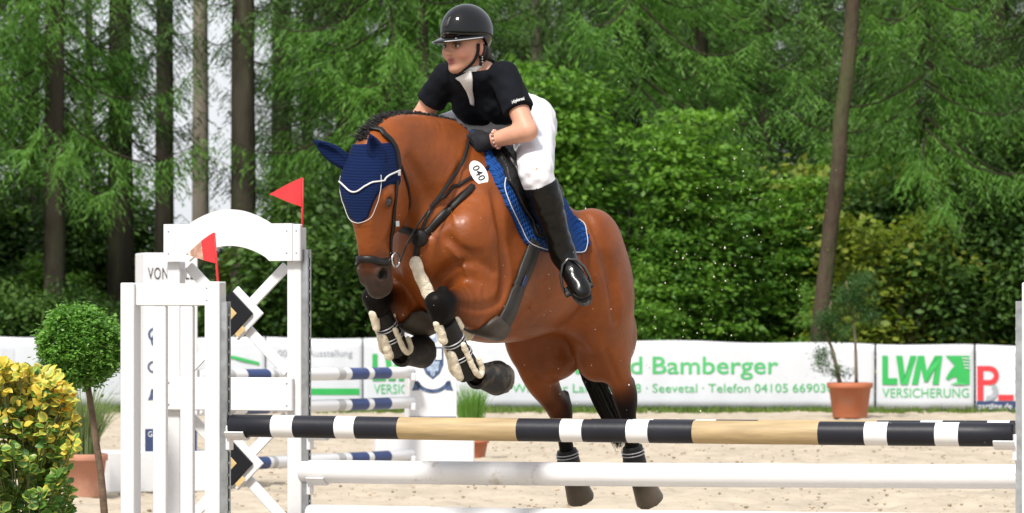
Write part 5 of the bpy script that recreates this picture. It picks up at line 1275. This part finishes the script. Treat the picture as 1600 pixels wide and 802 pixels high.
def sheet(name, pix, off, thick, m, parent, h=.006, up=.25, ends=None):
    pu = [uvw(hit(*q, .27))[0::2] for q in pix]
    pu = [(a, b) for a, b in pu]
    u0, u1 = (pu[0][0], pu[-1][0]) if ends is None else ends
    pol = pu+[(u1, up), (u0, up)]
    def cut(Fd, x, y, z):
        X, Y, Z = x-f32(HW[0]), y-f32(HW[1]), z-f32(HW[2]); dot = lambda v: X*f32(v[0])+Y*f32(v[1])+Z*f32(v[2])
        return np.maximum(np.maximum(Fd-f32(off+thick), f32(off-.01)-Fd), poly_sd(pol, dot(HF), dot(HU)))
    lo = np.array(B(-.35, 0, -.3))-np.array([.55, .6, .5]); hi = np.array(B(-.35, 0, -.3))+np.array([.55, .6, .55])
    o = sculpt(name, htrunk, h, m, parent, post=cut, lo=lo, hi=hi, relax=1); o.data.materials[0] = m; uw_attr(o); return o, pol
pad = empty('saddle_pad', B(-.3, 0, 0), 'blue quilted saddle pad with white piping under the saddle', 'saddle pad')
PADPIX = [(760, 256), (772, 285), (790, 322), (806, 354), (820, 381), (842, 391), (866, 396), (892, 398), (907, 396), (914, 382), (908, 362), (898, 345), (886, 326)]
_, PADPOL = sheet('quilt', PADPIX, .003, .012, M_pad, pad)
pp = [HW+HF*a+HU*b+HL*.27 for a, b in PADPOL[:-2]]
cen = np.mean(pp, 0); pp = [p+(cen-p)*.06 for p in pp]
S_, N_ = snap(htrunk, crom(pp, 6), .016); mb = MB(); mb.tube(S_, .0022, 5); mb.build('piping', M_white, pad, True)
saddle = empty('saddle', B(-.3, 0, .02), 'black leather jumping saddle under the rider', 'saddle')
sheet('flap', [(766, 246), (786, 284), (806, 318), (822, 344), (830, 368), (846, 374), (862, 366), (868, 340), (864, 300)], .018, .016, M_leather, saddle)
sp_ = [CH([(*B(u, 0, w), a, b, .01, .01, .01) for u, w, a, b in ((-.06, .055, .05, .03), (-.14, .045, .09, .035), (-.26, .03, .11, .035), (-.36, .03, .12, .03), (-.43, .035, .10, .025))], HL, k=.02)]
sp_.append(CH([(*B(u, s*.08, w), .05, .05, .01, .01, .01) for s in (1,) for u, w in ((-.04, -.02), (-.25, -.05), (-.42, -.05))], HL, k=.02))
sp_.append(CH([(*B(u, -.08, w), .05, .05, .01, .01, .01) for u, w in ((-.04, -.02), (-.25, -.05), (-.42, -.05))], HL, k=.02))
sculpt('seat', sp_, .006, M_leather, saddle)
strap(htrunk, [hit(783, 243), hit(797, 262), hit(808, 290), hit(822, 320), hit(834, 350)], .06, .02, .034).build('knee_roll', M_leather, saddle, True)
strap(htrunk, [hit(836, 330), hit(850, 352), hit(862, 375), hit(872, 398)], .024, .005, .042, hold=0.3).build('stirrup_leather', M_leather, saddle, True)
# girth with belly guard
M_girth = mat('girth_leather', (.020, .017, .015), rough=.5, spec=.35, var=.3, vscale=20, bump=.0006, bscale=200)
M_guard = mat('belly_guard_leather', (.050, .040, .032), rough=.5, spec=.35, var=.25, vscale=14, bump=.0006, bscale=200)
girth = empty('girth', B(-.15, 0, -.75), 'black girth with wide dark belly guard round the horse', 'girth')
gp = [hit(834, 378), hit(823, 412), hit(812, 440), hit(802, 466), hit(792, 492), hit(782, 508)]
strap(hb, gp, [.07, .085, .085, .09, .10], .012, .008).build('girth_band', M_girth, girth, True)
ub = [hit(786, 502), hit(772, 516)]; ub += [B(uvw(ub[1])[0]+.01, .06, -.80), B(uvw(ub[1])[0]+.01, -.06, -.80), mirror(ub[1]), mirror(ub[0])]
strap(htrunk, ub, [.12, .19, .21, .21, .19, .12], .016, .008).build('belly_guard', M_guard, girth, True)
strap(hb, [mirror(p) for p in gp], [.07, .085, .085, .09, .10], .012, .008).build('girth_band', M_girth, girth, True)
q0, q1 = gp[2], gp[3]; tq, tn = snap(hb, [q0], .020); tl = MB(); tl.box(tq[0]+tn[0]*.004, unit(q1-q0), np.cross(tn[0], unit(q1-q0)), tn[0], .05, .018, .003)
tl.build('label_tag', mat('navy_tag', (.01, .02, .10), rough=.5), girth)
# ---- leg boots
M_bootshell = mat('boot_shell', (.008, .0075, .0075), rough=.5, spec=.3, var=.3, vscale=25, bump=.0008, bscale=120)
M_bell = mat('bell_boot_rubber', (.022, .021, .020), rough=.6, spec=.25, dirt=(.13, .10, .07), dirt_scale=22, dirt_lo=.5, dirt_hi=.8, bump=.001, bscale=90)
M_reflect = mat('silver_braid', (.42, .42, .44), rough=.35, metal=.3)
def leg_boot(a, b, pa, ho, label, bell, hind, label2=None):
    ax = unit(b-a); L_ = np.linalg.norm(b-a); fw = unit(np.cross(HL, ax)); fw = fw if fw@HF > 0 else -fw
    if not hind: fw = unit(np.cross(HL, ax)); fw = fw if fw@(np.array([0, 0, -1.])) > -9 and fw@HF > 0 else -fw
    o = empty('leg_boot', a*.4+b*.6, label, 'leg boot', 'leg boots on the horse')
    t0 = .30 if not hind else .72
    pr = [CH([(*(a+ax*L_*t), r, r2, .012, .012, .012) for t, r, r2 in ((t0, .040, .046), (.55, .041, .046), (.8, .043, .050), (1.0, .050, .057), (1.12, .047, .05))], HL, k=.01)]
    def cut(Fd, x, y, z):
        t = (x-f32(a[0]))*f32(ax[0])+(y-f32(a[1]))*f32(ax[1])+(z-f32(a[2]))*f32(ax[2])
        return np.maximum(Fd, np.maximum(f32(L_*t0)-t, t-f32(L_*1.12)))
    s_ = sculpt('shell', pr, .005, M_bootshell, o, post=cut)
    for tt in (.58, .80) if not hind else (.82,):                          # double silver bands
        for dz in (-.007, .007):
            mbx = MB(); c = a+ax*(L_*tt+dz)
            mbx.tube([c+(.0435+.004*(tt > .7))*math.cos(q)*HL+(.050+.004*(tt > .7))*math.sin(q)*fw for q in np.linspace(0, 2*math.pi, 19)], .0028, 5); mbx.build('silver_band', M_reflect, o, True)
    # fleece edging: top roll and the loops over the fetlock, one each side
    top = a+ax*L_*t0
    arc = lambda c, r1, r2, a0, a1: [c+r1*math.cos(q)*HL+r2*math.sin(q)*fw for q in np.linspace(a0, a1, 6)]
    for t_a, t_b in ((t0-.10, t0+.14), (.68, 1.02)) if not hind else ():
        fleece([a+ax*L_*(t_a+(t_b-t_a)*q)+fw*(.046+.012*q) for q in (0, .33, .66, 1)], .019, 'fleece_edge', o)
    if not hind: fleece([a+ax*L_*(t0-.08+.26*q)-fw*(.046+.006*q)+HL*.012 for q in (0, .33, .66, 1)], .019, 'fleece_edge', o)
    if hind: fleece([a+ax*L_*t-fw*.05 for t in (.80, .95, 1.1, 1.2)], .017, 'fleece_edge', o)
    for s in (1, -1) if not hind else ():
        lp = [a+ax*L_*t+HL*s*r+fw*f for t, r, f in ((.62, .046, .012), (.84, .050, .016), (1.0, .056, .022), (1.12, .055, .004), (1.10, .053, -.024), (.94, .052, -.032))]
        fleece(lp, .012, 'fleece_edge', o)
    if bell:
        d_ = unit(ho-pa); bo = empty('bell_boot', pa, label2, 'bell boot', 'bell boots on the forefeet')
        mbl = MB(); mbl.lathe(pa-d_*.035, [(.041, 0), (.047, .004), (.050, .03), (.059, .08), (.072, .140), (.073, .147), (.067, .148), (.05, .05)], 28, d_)
        mbl.build('cuff', M_bell, bo, True)
        mc = MB(); mc.lathe(pa-d_*.040, [(.042, 0), (.052, .0), (.056, .008), (.056, .018), (.052, .024), (.042, .024)], 28, d_); mc.build('collar', M_bell, bo, True)
    return o
leg_boot(LF[1], LF[2], LF[3], LF[4], 'black leg boot with silver bands and fleece on left foreleg, above 040 rider side', True, False, 'dusty black bell boot on the left forefoot, nearer the girth')
leg_boot(RF[1], RF[2], RF[3], RF[4], 'black leg boot with silver bands and fleece on right foreleg, below the muzzle', True, False, 'dusty black bell boot on the right forefoot, below the muzzle')
leg_boot(LH[0], LH[1], LH[2], LH[3], 'fleece-edged boot on the left hind fetlock, rightmost leg of the horse', False, True)
leg_boot(RH[0], RH[1], RH[2], RH[3], 'fleece-edged boot on the right hind fetlock, left of the tail', False, True)
# ================================================================ the rider
SKIN = (.52, .27, .18); LIP = (.30, .07, .07); BROW = (.025, .014, .01)
rider = empty('person', B(-.3, 0, .1), 'rider in black polo shirt, white breeches and glossy black helmet leaning forward', 'person')
M_skin = mat('skin', SKIN, rough=.5, spec=.35, attr='Col', var=.10, vscale=26, bump=.0006, bscale=90)
M_shirt = mat('black_polo', (.005, .006, .009), rough=.85, spec=.12, var=.25, vscale=18, bump=.004, bscale=16, detail=3)
M_breech = mat('white_breeches', (.66, .66, .70), rough=.75, spec=.3, var=.04, vscale=14, bump=.003, bscale=18, detail=3)
M_boot = mat('boot_leather', (.004, .004, .004), rough=.22, spec=.28, var=.3, vscale=26, bump=.0022, bscale=30)
M_glove = mat('glove_fabric', (.009, .009, .012), rough=.75, spec=.25, bump=.0008, bscale=160)
M_helmet = mat('helmet_gloss', (.003, .003, .0035), rough=.06, spec=.42)
rf = unit((-.71, -.70, -.05)); rl = unit((.70, -.71, 0)); ru = np.cross(rf, rl)
RC = H(727, 71, 0.)
def FC(f, l, u): return RC+rf*f+rl*l+ru*u
sh_l, sh_r = H(788, 118, .15), H(698, 120, -.16)
el_l, el_r = H(824, 205, .30), H(656, 186, -.31)
wr_l, wr_r = H(764, 221, .13), H(692, 216, -.10)
chest = .5*(sh_l+sh_r); SA = unit(sh_l-sh_r)
pel = H(800, 190, 0.)+np.array([.0, .04, 0]); hip_l, hip_r = pel+HL*.10, pel-HL*.10
kn_l, kn_r = H(838, 272, .33), H(838, 272, .33)-HL*.66+np.array([0, 0, .14])
an_l, an_r = H(879, 394, .37), H(879, 394, .37)-HL*.74
tor = [CH([(*(chest*(1-t)+pel*t+HU*o), a, b, *SKIN) for t, a, b, o in ((-.02, .115, .065, .0), (.18, .145, .088, .008), (.42, .13, .086, .018), (.68, .116, .084, .020), (.88, .130, .10, .0), (1.04, .128, .10, -.01))], SA, k=.03)]
spd = unit(pel-chest); fr_t = unit(np.cross(SA, spd)); fr_t = fr_t if fr_t[2] < 0 or fr_t@HF > 0 else -fr_t
if fr_t@np.array([0, 0, 1.]) > 0: fr_t = -fr_t
for s in (-1, 1): tor.append(EL(chest+spd*.14+SA*s*.075+fr_t*.075, (SA, spd, fr_t), (.065, .075, .045), k=.04, col=SKIN))
arm_l = [CH([(*sh_l, .052, .052, *SKIN), (*(.5*sh_l+.5*el_l), .046, .048, *SKIN), (*el_l, .039, .039, *SKIN)], None, k=.03),
         CH([(*el_l, .039, .039, *SKIN), (*(.7*el_l+.3*wr_l), .040, .040, *SKIN), (*wr_l, .029, .029, *SKIN)], None, k=.02)]
arm_r = [CH([(*sh_r, .052, .052, *SKIN), (*(.5*sh_r+.5*el_r), .046, .048, *SKIN), (*el_r, .039, .039, *SKIN)], None, k=.03),
         CH([(*el_r, .039, .039, *SKIN), (*(.7*el_r+.3*wr_r), .040, .040, *SKIN), (*wr_r, .029, .029, *SKIN)], None, k=.02)]
def leg(hip, kn, an):
    return [CH([(*hip, .095, .095, *SKIN), (*(.6*hip+.4*kn), .080, .082, *SKIN), (*(.15*hip+.85*kn), .066, .068, *SKIN), (*kn, .06, .062, *SKIN)], None, k=.05),
            CH([(*kn, .060, .06, *SKIN), (*(.68*kn+.32*an), .062, .062, *SKIN), (*(.25*kn+.75*an), .044, .044, *SKIN), (*an, .038, .038, *SKIN)], None, k=.03)]
leg_l, leg_r = leg(hip_l, kn_l, an_l), leg(hip_r, kn_r, an_r)
nb = chest-spd*.035+fr_t*.0; neck_top = FC(-.025, 0, -.06)
neck = [CH([(*nb, .062, .062, *SKIN), (*neck_top, .054, .054, *SKIN)], None, k=.035)]
head = [EL(FC(-.012, 0, .02), (rf, rl, ru), (.096, .076, .10), k=.02, col=SKIN),
        CH([(*FC(.030, 0, -.005), .062, .062, *SKIN), (*FC(.040, 0, -.045), .050, .048, *SKIN), (*FC(.054, 0, -.085), .029, .030, *SKIN)], rl, k=.03),
        EL(FC(.072, 0, -.097), (rf, rl, ru), (.017, .017, .015), k=.02, col=SKIN),
        CH([(*FC(.086, 0, .008), .008, .008, *SKIN), (*FC(.100, 0, -.020), .009, .009, *SKIN), (*FC(.107, 0, -.032), .012, .011, *SKIN)], None, k=.012)]
for s in (-1, 1):
    head += [EL(FC(.050, s*.045, -.030), (rf, rl, ru), (.034, .022, .030), k=.02, col=(.55, .25, .18)),
             CH([(*FC(.01, s*.058, -.03), .017, .017, *SKIN), (*FC(.02, s*.049, -.062), .014, .014, *SKIN), (*FC(.06, s*.016, -.094), .012, .012, *SKIN)], None, k=.02),
             EL(FC(.096, s*.011, -.034), (rf, rl, ru), (.010, .007, .007), k=.008, col=SKIN),
             EL(FC(.086, s*.031, -.003), (rf, rl, ru), (.012, .018, .010), k=.010, sub=True),
             CH([(*FC(.088, s*.013, .015), .0045, .0045, *BROW), (*FC(.081, s*.048, .017), .004, .004, *BROW)], None, k=.004),
             CH([(*FC(.0875, s*.018, .002), .0034, .0034, .012, .008, .006), (*FC(.0885, s*.032, .0055), .0038, .0038, .012, .008, .006), (*FC(.079, s*.047, .001), .0034, .0034, .012, .008, .006)], None, k=.003),
             EL(FC(-.012, s*.079, -.020), (rf, rl, ru), (.017, .008, .030), k=.008, col=(.5, .22, .15))]
head += [EL(FC(.088, 0, -.060), (rf, rl, ru), (.010, .020, .0048), k=.004, col=LIP), EL(FC(.085, 0, -.072), (rf, rl, ru), (.010, .018, .0055), k=.004, col=LIP),
         CH([(*FC(.102, -.018, -.0662), .004, .003), (*FC(.102, .018, -.0662), .004, .003)], None, k=.003, sub=True)]
body = tor+neck+head+arm_l+arm_r+leg_l+leg_r
toe = lambda an, s: [an, an+np.array([0, 0, -.05])]
# feet: toe forward and out, heel down
ft = unit(at(905, 440, an_l[1]-.11)-an_l); ftr = unit(_h*.8+np.array([0, 0, -.55]))
for an_, kn_, f_ in ((an_l, kn_l, ft), (an_r, kn_r, ftr)):
    a_ = unit(an_-kn_); body.append(CH([(*an_, .03, .03, *SKIN), (*(an_+f_*.06+a_*.042), .024, .024, *SKIN), (*(an_+f_*.13+a_*.05), .018, .018, *SKIN)], None, k=.02))
sculpt('body', body, .0043, M_skin, rider, soft=.004, relax=1)
# face at a finer grain: eyes
M_eyew = mat('eye_white', (.45, .40, .37), rough=.15); M_iris = mat('iris', (.035, .02, .012), rough=.08)
for s in (-1, 1):
    e = MB(); c = FC(.0715, s*.031, -.004); e.lathe(c-rf*.0125, [(.0003, 0)]+[(.0125*math.sin(a), .0125-.0125*math.cos(a)) for a in np.linspace(.2, 2.9, 8)]+[(.0003, .025)], 14, rf); eo = e.build('eye', M_eyew, rider, True)
    e = MB(); gz = unit(rf+rl*-.15); e.lathe(c+gz*.0108, [(.0075, 0), (.006, .0016), (.0004, .0023)], 14, gz); e.build('iris', M_iris, eo, True)
def plane_cut(a, n):                              # keep what lies on the side n points away from
    n = unit(n); return lambda x, y, z: (x-f32(a[0]))*f32(n[0])+(y-f32(a[1]))*f32(n[1])+(z-f32(a[2]))*f32(n[2])
def clothes(name, prims, grow, cuts, m, h=.006, wr=0., near=()):
    def post(Fd, x, y, z):
        F = Fd-f32(grow)
        if wr:
            F = F+f32(wr)*(np.sin(x*61+z*37+np.sin(y*23)*2)*np.sin(z*71-y*43)+.7*np.sin(x*113-z*97+y*60)*np.sin(x*20))
        for c in cuts: F = np.maximum(F, c(x, y, z))
        return F
    o = sculpt(name, prims, h, m, rider, post=post, relax=1); o.data.materials[0] = m; return o
slv_l = .36*sh_l+.64*el_l; slv_r = .40*sh_r+.60*el_r
al, ar = unit(el_l-sh_l), unit(el_r-sh_r)
up_l = CH([(*sh_l, .052, .052), (*(.6*sh_l+.4*el_l), .053, .053), (*(.1*sh_l+.9*el_l), .056, .056)], None, k=.03)
up_r = CH([(*sh_r, .052, .052), (*(.6*sh_r+.4*el_r), .053, .053), (*(.1*sh_r+.9*el_r), .056, .056)], None, k=.03)
def local(c, who, sgn):                           # a cut that only acts near one arm
    ctr, rad = who
    def f(x, y, z):
        r = np.sqrt((x-f32(ctr[0]))**2+(y-f32(ctr[1]))**2+(z-f32(ctr[2]))**2); return np.where(r < rad, c(x, y, z), f32(-.5))
    return f
shirt = clothes('polo_shirt', tor+[up_l, up_r, CH([(*nb, .070, .070), (*(nb*.5+neck_top*.5), .06, .06)], None, k=.03)], .010,
    [local(plane_cut(slv_l, al), (slv_l+al*.08, .125), 1), local(plane_cut(slv_r, ar), (slv_r+ar*.08, .125), 1), plane_cut(chest+spd*np.linalg.norm(pel-chest)*.86, spd),
     local(plane_cut(nb*.55+neck_top*.45, unit(neck_top-nb)), (neck_top, .10), 1)], M_shirt, wr=.0022)
up_thigh = [CH([(*hip_l, .10, .10), (*(.6*hip_l+.4*kn_l), .085, .087), (*(.15*hip_l+.85*kn_l), .07, .072), (*kn_l, .064, .064), (*(.8*kn_l+.2*an_l), .06, .06)], None, k=.05),
            CH([(*hip_r, .10, .10), (*(.6*hip_r+.4*kn_r), .085, .087), (*(.15*hip_r+.85*kn_r), .07, .072), (*kn_r, .064, .064), (*(.8*kn_r+.2*an_r), .06, .06)], None, k=.05)]
seat_ = CH([(*(chest*(1-t)+pel*t), a, b) for t, a, b in ((.80, .128, .098), (.90, .134, .104), (1.05, .130, .104))], SA, k=.03)
breeches = clothes('breeches', [seat_]+up_thigh, .007, [], M_breech, wr=.0026)
def riding_boot(kn, an, fdir, s):
    ax = unit(an-kn); top = .88*kn+.12*an
    pr = [CH([(*kn, .070, .070), (*(.68*kn+.32*an), .070, .070), (*(.3*kn+.7*an), .052, .052), (*an, .047, .047)], None, k=.01),
          CH([(*(an+fdir*-.02+ax*.02), .038, .042), (*(an+fdir*.07+ax*.045), .040, .034), (*(an+fdir*.145+ax*.052), .038, .026), (*(an+fdir*.175+ax*.054), .028, .020)], unit(np.cross(ax, fdir)), k=.035),
          capsule(an+ax*.03-fdir*.03, an+ax*.055-fdir*.028, .030, .030, k=.02)]
    o = clothes('boot', pr, .004, [plane_cut(top, -ax)], M_boot, h=.005, wr=.0012)
    mbs = MB(); sl = np.cross(ax, fdir); V = []
    for z_ in (.083, .095):
        for t, w in ((-.065, .020), (-.05, .03), (.0, .030), (.04, .030), (.09, .040), (.14, .040), (.175, .028), (.19, .010)): V += [an+fdir*t+ax*(z_+.003*(t > .03))+unit(sl)*w, an+fdir*t+ax*(z_+.003*(t > .03))-unit(sl)*w]
    n = 8; Fc = []
    for i in range(n-1):
        a0, b0 = 2*i, 2*n+2*i; Fc += [(a0, a0+1, a0+3, a0+2), (b0, b0+2, b0+3, b0+1), (a0, a0+2, b0+2, b0), (a0+1, b0+1, b0+3, a0+3)]
    Fc += [(0, 2*n, 2*n+1, 1), (2*n-2, 2*n-1, 4*n-1, 4*n-2)]
    mbs.add(V, Fc); mbs.build('sole', mat('boot_sole', (.03, .028, .026), rough=.8, dirt=(.3, .26, .2), dirt_scale=30), o)
    lac = MB()
    for i in range(5):
        c = an+fdir*(.03+.022*i)+ax*(-.022+.008*i)+fdir*0; w = .022
        lac.tube([c-unit(sl)*w+ax*.01, c-unit(sl)*w*.3-ax*.006, c+unit(sl)*w*.3-ax*.006, c+unit(sl)*w+ax*.01], .0022, 5)
    lac.build('lace', M_bootshell, o, True)
    return o
bt_l = riding_boot(kn_l, an_l, ft, 1); bt_r = riding_boot(kn_r, an_r, ftr, -1)
M_irons = mat('stirrup_metal', (.10, .10, .105), rough=.3, metal=.9)
def stirrup(an, fdir, ax, label):
    sl = unit(np.cross(ax, fdir)); c = an+fdir*.085+ax*.098; o = empty('stirrup_iron', c, label, 'stirrup', 'stirrup irons')
    mb = MB(); mb.tube([c+sl*x-ax*y for x, y in ((-.058, 0), (-.060, .03), (-.052, .075), (-.03, .115), (0, .13), (.03, .115), (.052, .075), (.060, .03), (.058, 0))], .006, 8); mb.build('bow', M_irons, o, True)
    mb = MB(); mb.box(c, sl, fdir, ax, .125, .045, .012, .003); mb.build('tread', M_leather, o)
stirrup(an_l, ft, unit(an_l-kn_l), 'stirrup iron under the rider left boot'); stirrup(an_r, ftr, unit(an_r-kn_r), 'stirrup iron on the far side of the horse')
# ---- gloves: fists closed on the reins
def glove(wr, el, tgt, upv, lab):
    f = unit(tgt-wr); u = unit(upv-f*(upv@f)); l = np.cross(u, f)          # f to the knuckles, u to the thumb side, l away from the palm
    c = wr+f*.055; pr = [EL(c, (f, u, l), (.052, .040, .020), k=.012), capsule(wr-f*.045, wr+f*.02, .036, .034, k=.015)]
    for i in range(4):
        k0 = wr+f*(.095-.004*abs(i-1.2))+u*(.030-.020*i); ln = (.040, .044, .041, .033)[i]
        k1 = k0-l*.010+f*.030*ln/.04-u*.004; k2 = k1-l*.034*ln/.04-f*.004; k3 = k2-f*.032*ln/.04+l*.004
        pr += [CH([(*(k0-f*.02), .0105, .0105), (*k0, .0112, .0112), (*k1, .0100, .01), (*k2, .0092, .0092), (*k3, .0082, .0082)], None, k=.004)]
    t0 = wr+f*.030+u*.030-l*.008; pr.append(CH([(*t0, .015, .015), (*(t0+f*.032+u*.012-l*.012), .0120, .012), (*(t0+f*.058+u*.004-l*.022), .0105, .0105), (*(t0+f*.070-u*.004-l*.03), .009, .009)], None, k=.008))
    o = sculpt('glove', pr, .003, M_glove, rider, relax=1); o.data.materials[0] = M_glove if o.data.materials else None
    if not o.data.materials: o.data.materials.append(M_glove)
    return o
glove(wr_l, el_l, hnd_l+np.array([-.035, -.01, -.004]), np.array([0, 0, 1.])+HF*.3-HL*.35, 'l'); glove(wr_r, el_r, hnd_r, np.array([0, 0, 1.])+HF*.3+HL*.3, 'r')
# ---- bracelet
mbb = MB(); ad = unit(wr_l-el_l); sx_ = unit(np.cross(ad, (0, 0, 1))); sy_ = np.cross(ad, sx_); cb = wr_l-ad*.034
for k in range(14):
    a = 2*math.pi*k/14; p = cb+.037*(math.cos(a)*sx_+math.sin(a)*sy_)
    mbb.lathe(p-np.array([0, 0, .0065]), [(.0003, 0), (.005, .002), (.0065, .0065), (.005, .011), (.0003, .013)], 7)
mbb.build('bracelet', mat('beads', (.55, .32, .25), rough=.3, island=.5), rider, True)
# ---- helmet
hc = FC(-.012, 0, .056)
def helm_cut(Fd, x, y, z):
    c = plane_cut(FC(0, 0, .029), -ru+rf*.10); c2 = plane_cut(FC(-.05, 0, -.035), -ru)
    n = plane_cut(FC(-.01, 0, 0), rf)(x, y, z)      # lower at the nape
    low = c(x, y, z)-np.clip(-n-f32(.0), 0, .08)*f32(.62)
    return np.maximum(np.maximum(Fd, low), -(Fd+f32(.016)))
hel = sculpt('helmet', [EL(hc, (rf, rl, ru), (.122, .099, .107), k=.01), EL(hc+ru*.01, (rf, rl, ru), (.118, .088, .106), k=.01)], .0045, M_helmet, rider, post=helm_cut, relax=2)
if not hel.data.materials: hel.data.materials.append(M_helmet)
pk = MB(); V = []; na, nr = 25, 5
for z_ in (0, -.005):
    for i in range(na):
        a = -1.75+3.5*i/(na-1)
        for j in range(nr):
            t = j/(nr-1); r1, r2 = .112+.066*t*max(0, math.cos(a*.86))**.8, .092+.014*t
            V.append(FC(-.012+r1*math.cos(a), r2*math.sin(a), .037-.016*t*max(0, math.cos(a))+z_-.008*t*t))
Fc = []
for L_ in (0, 1):
    b = L_*na*nr
    for i in range(na-1):
        for j in range(nr-1):
            q = (b+i*nr+j, b+(i+1)*nr+j, b+(i+1)*nr+j+1, b+i*nr+j+1); Fc.append(q if L_ == 0 else q[::-1])
for i in range(na-1): Fc.append((i*nr+nr-1, (i+1)*nr+nr-1, na*nr+(i+1)*nr+nr-1, na*nr+i*nr+nr-1))
pk.add(V, Fc); pk.build('peak', M_helmet, hel, True)
rb = MB(); rb.tube([FC(-.012+.172*math.cos(a), .107*math.sin(a), -.016*max(0, math.cos(a))+.028) for a in np.linspace(-1.5, 1.5, 21)], .0028, 6); rb.build('peak_trim', mat('peak_trim_grey', (.35, .35, .36), rough=.25), hel, True)
cr = [hc+rf*.123*math.cos(a)+ru*.108*math.sin(a) for a in np.linspace(.15, 2.6, 20)]
ribbon(cr, [p-hc for p in cr], .03, .003).build('centre_strip', mat('helmet_matt', (.012, .012, .013), rough=.5), hel, True)
for i in range(4):
    q = FC(.108, .006+.009*i-.02, .050); e = MB(); e.lathe(q, [(.0003, -.003), (.003, 0), (.0003, .003)], 8, rf); e.build('emblem_dot', M_steel, hel, True)
for s in (-1, 1):
    P_ = [FC(.0, s*.080, .0), FC(.010, s*.078, -.045), FC(.030, s*.055, -.095), FC(.048, s*.02, -.122), FC(.05, 0, -.126)]
    S_, N_ = snap(head+neck, crom(P_, 5), .003); ribbon(S_, N_, .014, .004).build('chin_strap', M_glove, hel, True)
M_rhair = mat('dark_brown_hair', (.012, .007, .005), rough=.55, spec=.2, bump=.002, bscale=90)
hr = [EL(FC(-.075, 0, -.03), (rf, rl, ru), (.04, .062, .05), k=.02), EL(FC(-.045, .058, -.03), (rf, rl, ru), (.03, .02, .042), k=.015), EL(FC(-.045, -.058, -.03), (rf, rl, ru), (.03, .02, .042), k=.015),
      CH([(*FC(-.03, .076, -.01), .011, .011), (*FC(-.018, .080, -.05), .010, .01), (*FC(-.012, .074, -.085), .007, .007)], None, k=.01), EL(FC(-.10, 0, -.055), (rf, rl, ru), (.04, .04, .035), k=.02)]
ho_ = sculpt('hair', hr, .0045, M_rhair, rider, relax=1)
if not ho_.data.materials: ho_.data.materials.append(M_rhair)
for zz in (-.052, -.062, -.073):
    e = MB(); e.lathe(FC(-.012, .086, zz), [(.0003, -.004), (.004, 0), (.0003, .004)], 8, ru); e.build('earring', M_steel, rider, True)
# ---- collar and placket
M_wshirt = mat('white_collar', (.74, .73, .72), rough=.8)
na_ = unit(neck_top-nb); cx = unit(np.cross(na_, fr_t)); cy = np.cross(cx, na_)
cc = nb*.50+neck_top*.50
def shirt_pt(px, py):
    pr = tor+[up_l, up_r, CH([(*nb, .070, .070), (*(nb*.5+neck_top*.5), .06, .06)], None, k=.03)]
    r = np.array([(px-800)/FPX, 1., -(py-HORY)/FPX]); o = np.array([0, 0, CAMZ]); t = 13.8
    for _ in range(120):
        v = float(evalpts(pr, [o+r*t])[0])-.012
        if v < .001: return o+r*t
        t += max(v*.7, .001)
        if t > 15.6: break
    return at(px, py, chest[1]-.1)
pr_s = tor+[up_l, up_r]+[CH([(*nb, .070, .070), (*(nb*.5+neck_top*.5), .06, .06)], None, k=.03)]
ring = [cc+.064*(math.cos(a)*cx+math.sin(a)*cy) for a in np.linspace(0, 2*math.pi, 17)]
ribbon(ring, [p-cc for p in ring], .038, .006).build('collar', M_wshirt, shirt, True)
pl = [shirt_pt(x, y) for x, y in ((724, 116), (728, 126), (733, 142), (738, 164))]
S_, N_ = snap(pr_s, crom(pl, 5), .0125); ribbon(S_, N_, [.084, .062, .030, .020], .005).build('placket', M_wshirt, shirt, True)
tm = text_mesh('Höykenstal', .022, 'CENTER', .8, shear=.35)
sc_ = shirt_pt(810, 159); sn = gradpts(pr_s, [sc_])[0]; tx = unit(at(822, 153, sc_[1])-at(800, 163, sc_[1])); tx = unit(tx-sn*(tx@sn)); ty = np.cross(sn, tx)
def on_shirt(x, y):
    q = sc_+tx*x*.72+ty*y; q, _ = snap(pr_s, [q], .0155, 3); return q[0]
place_flat(tm, on_shirt); link_mesh('sleeve_script', tm, M_wshirt, shirt)
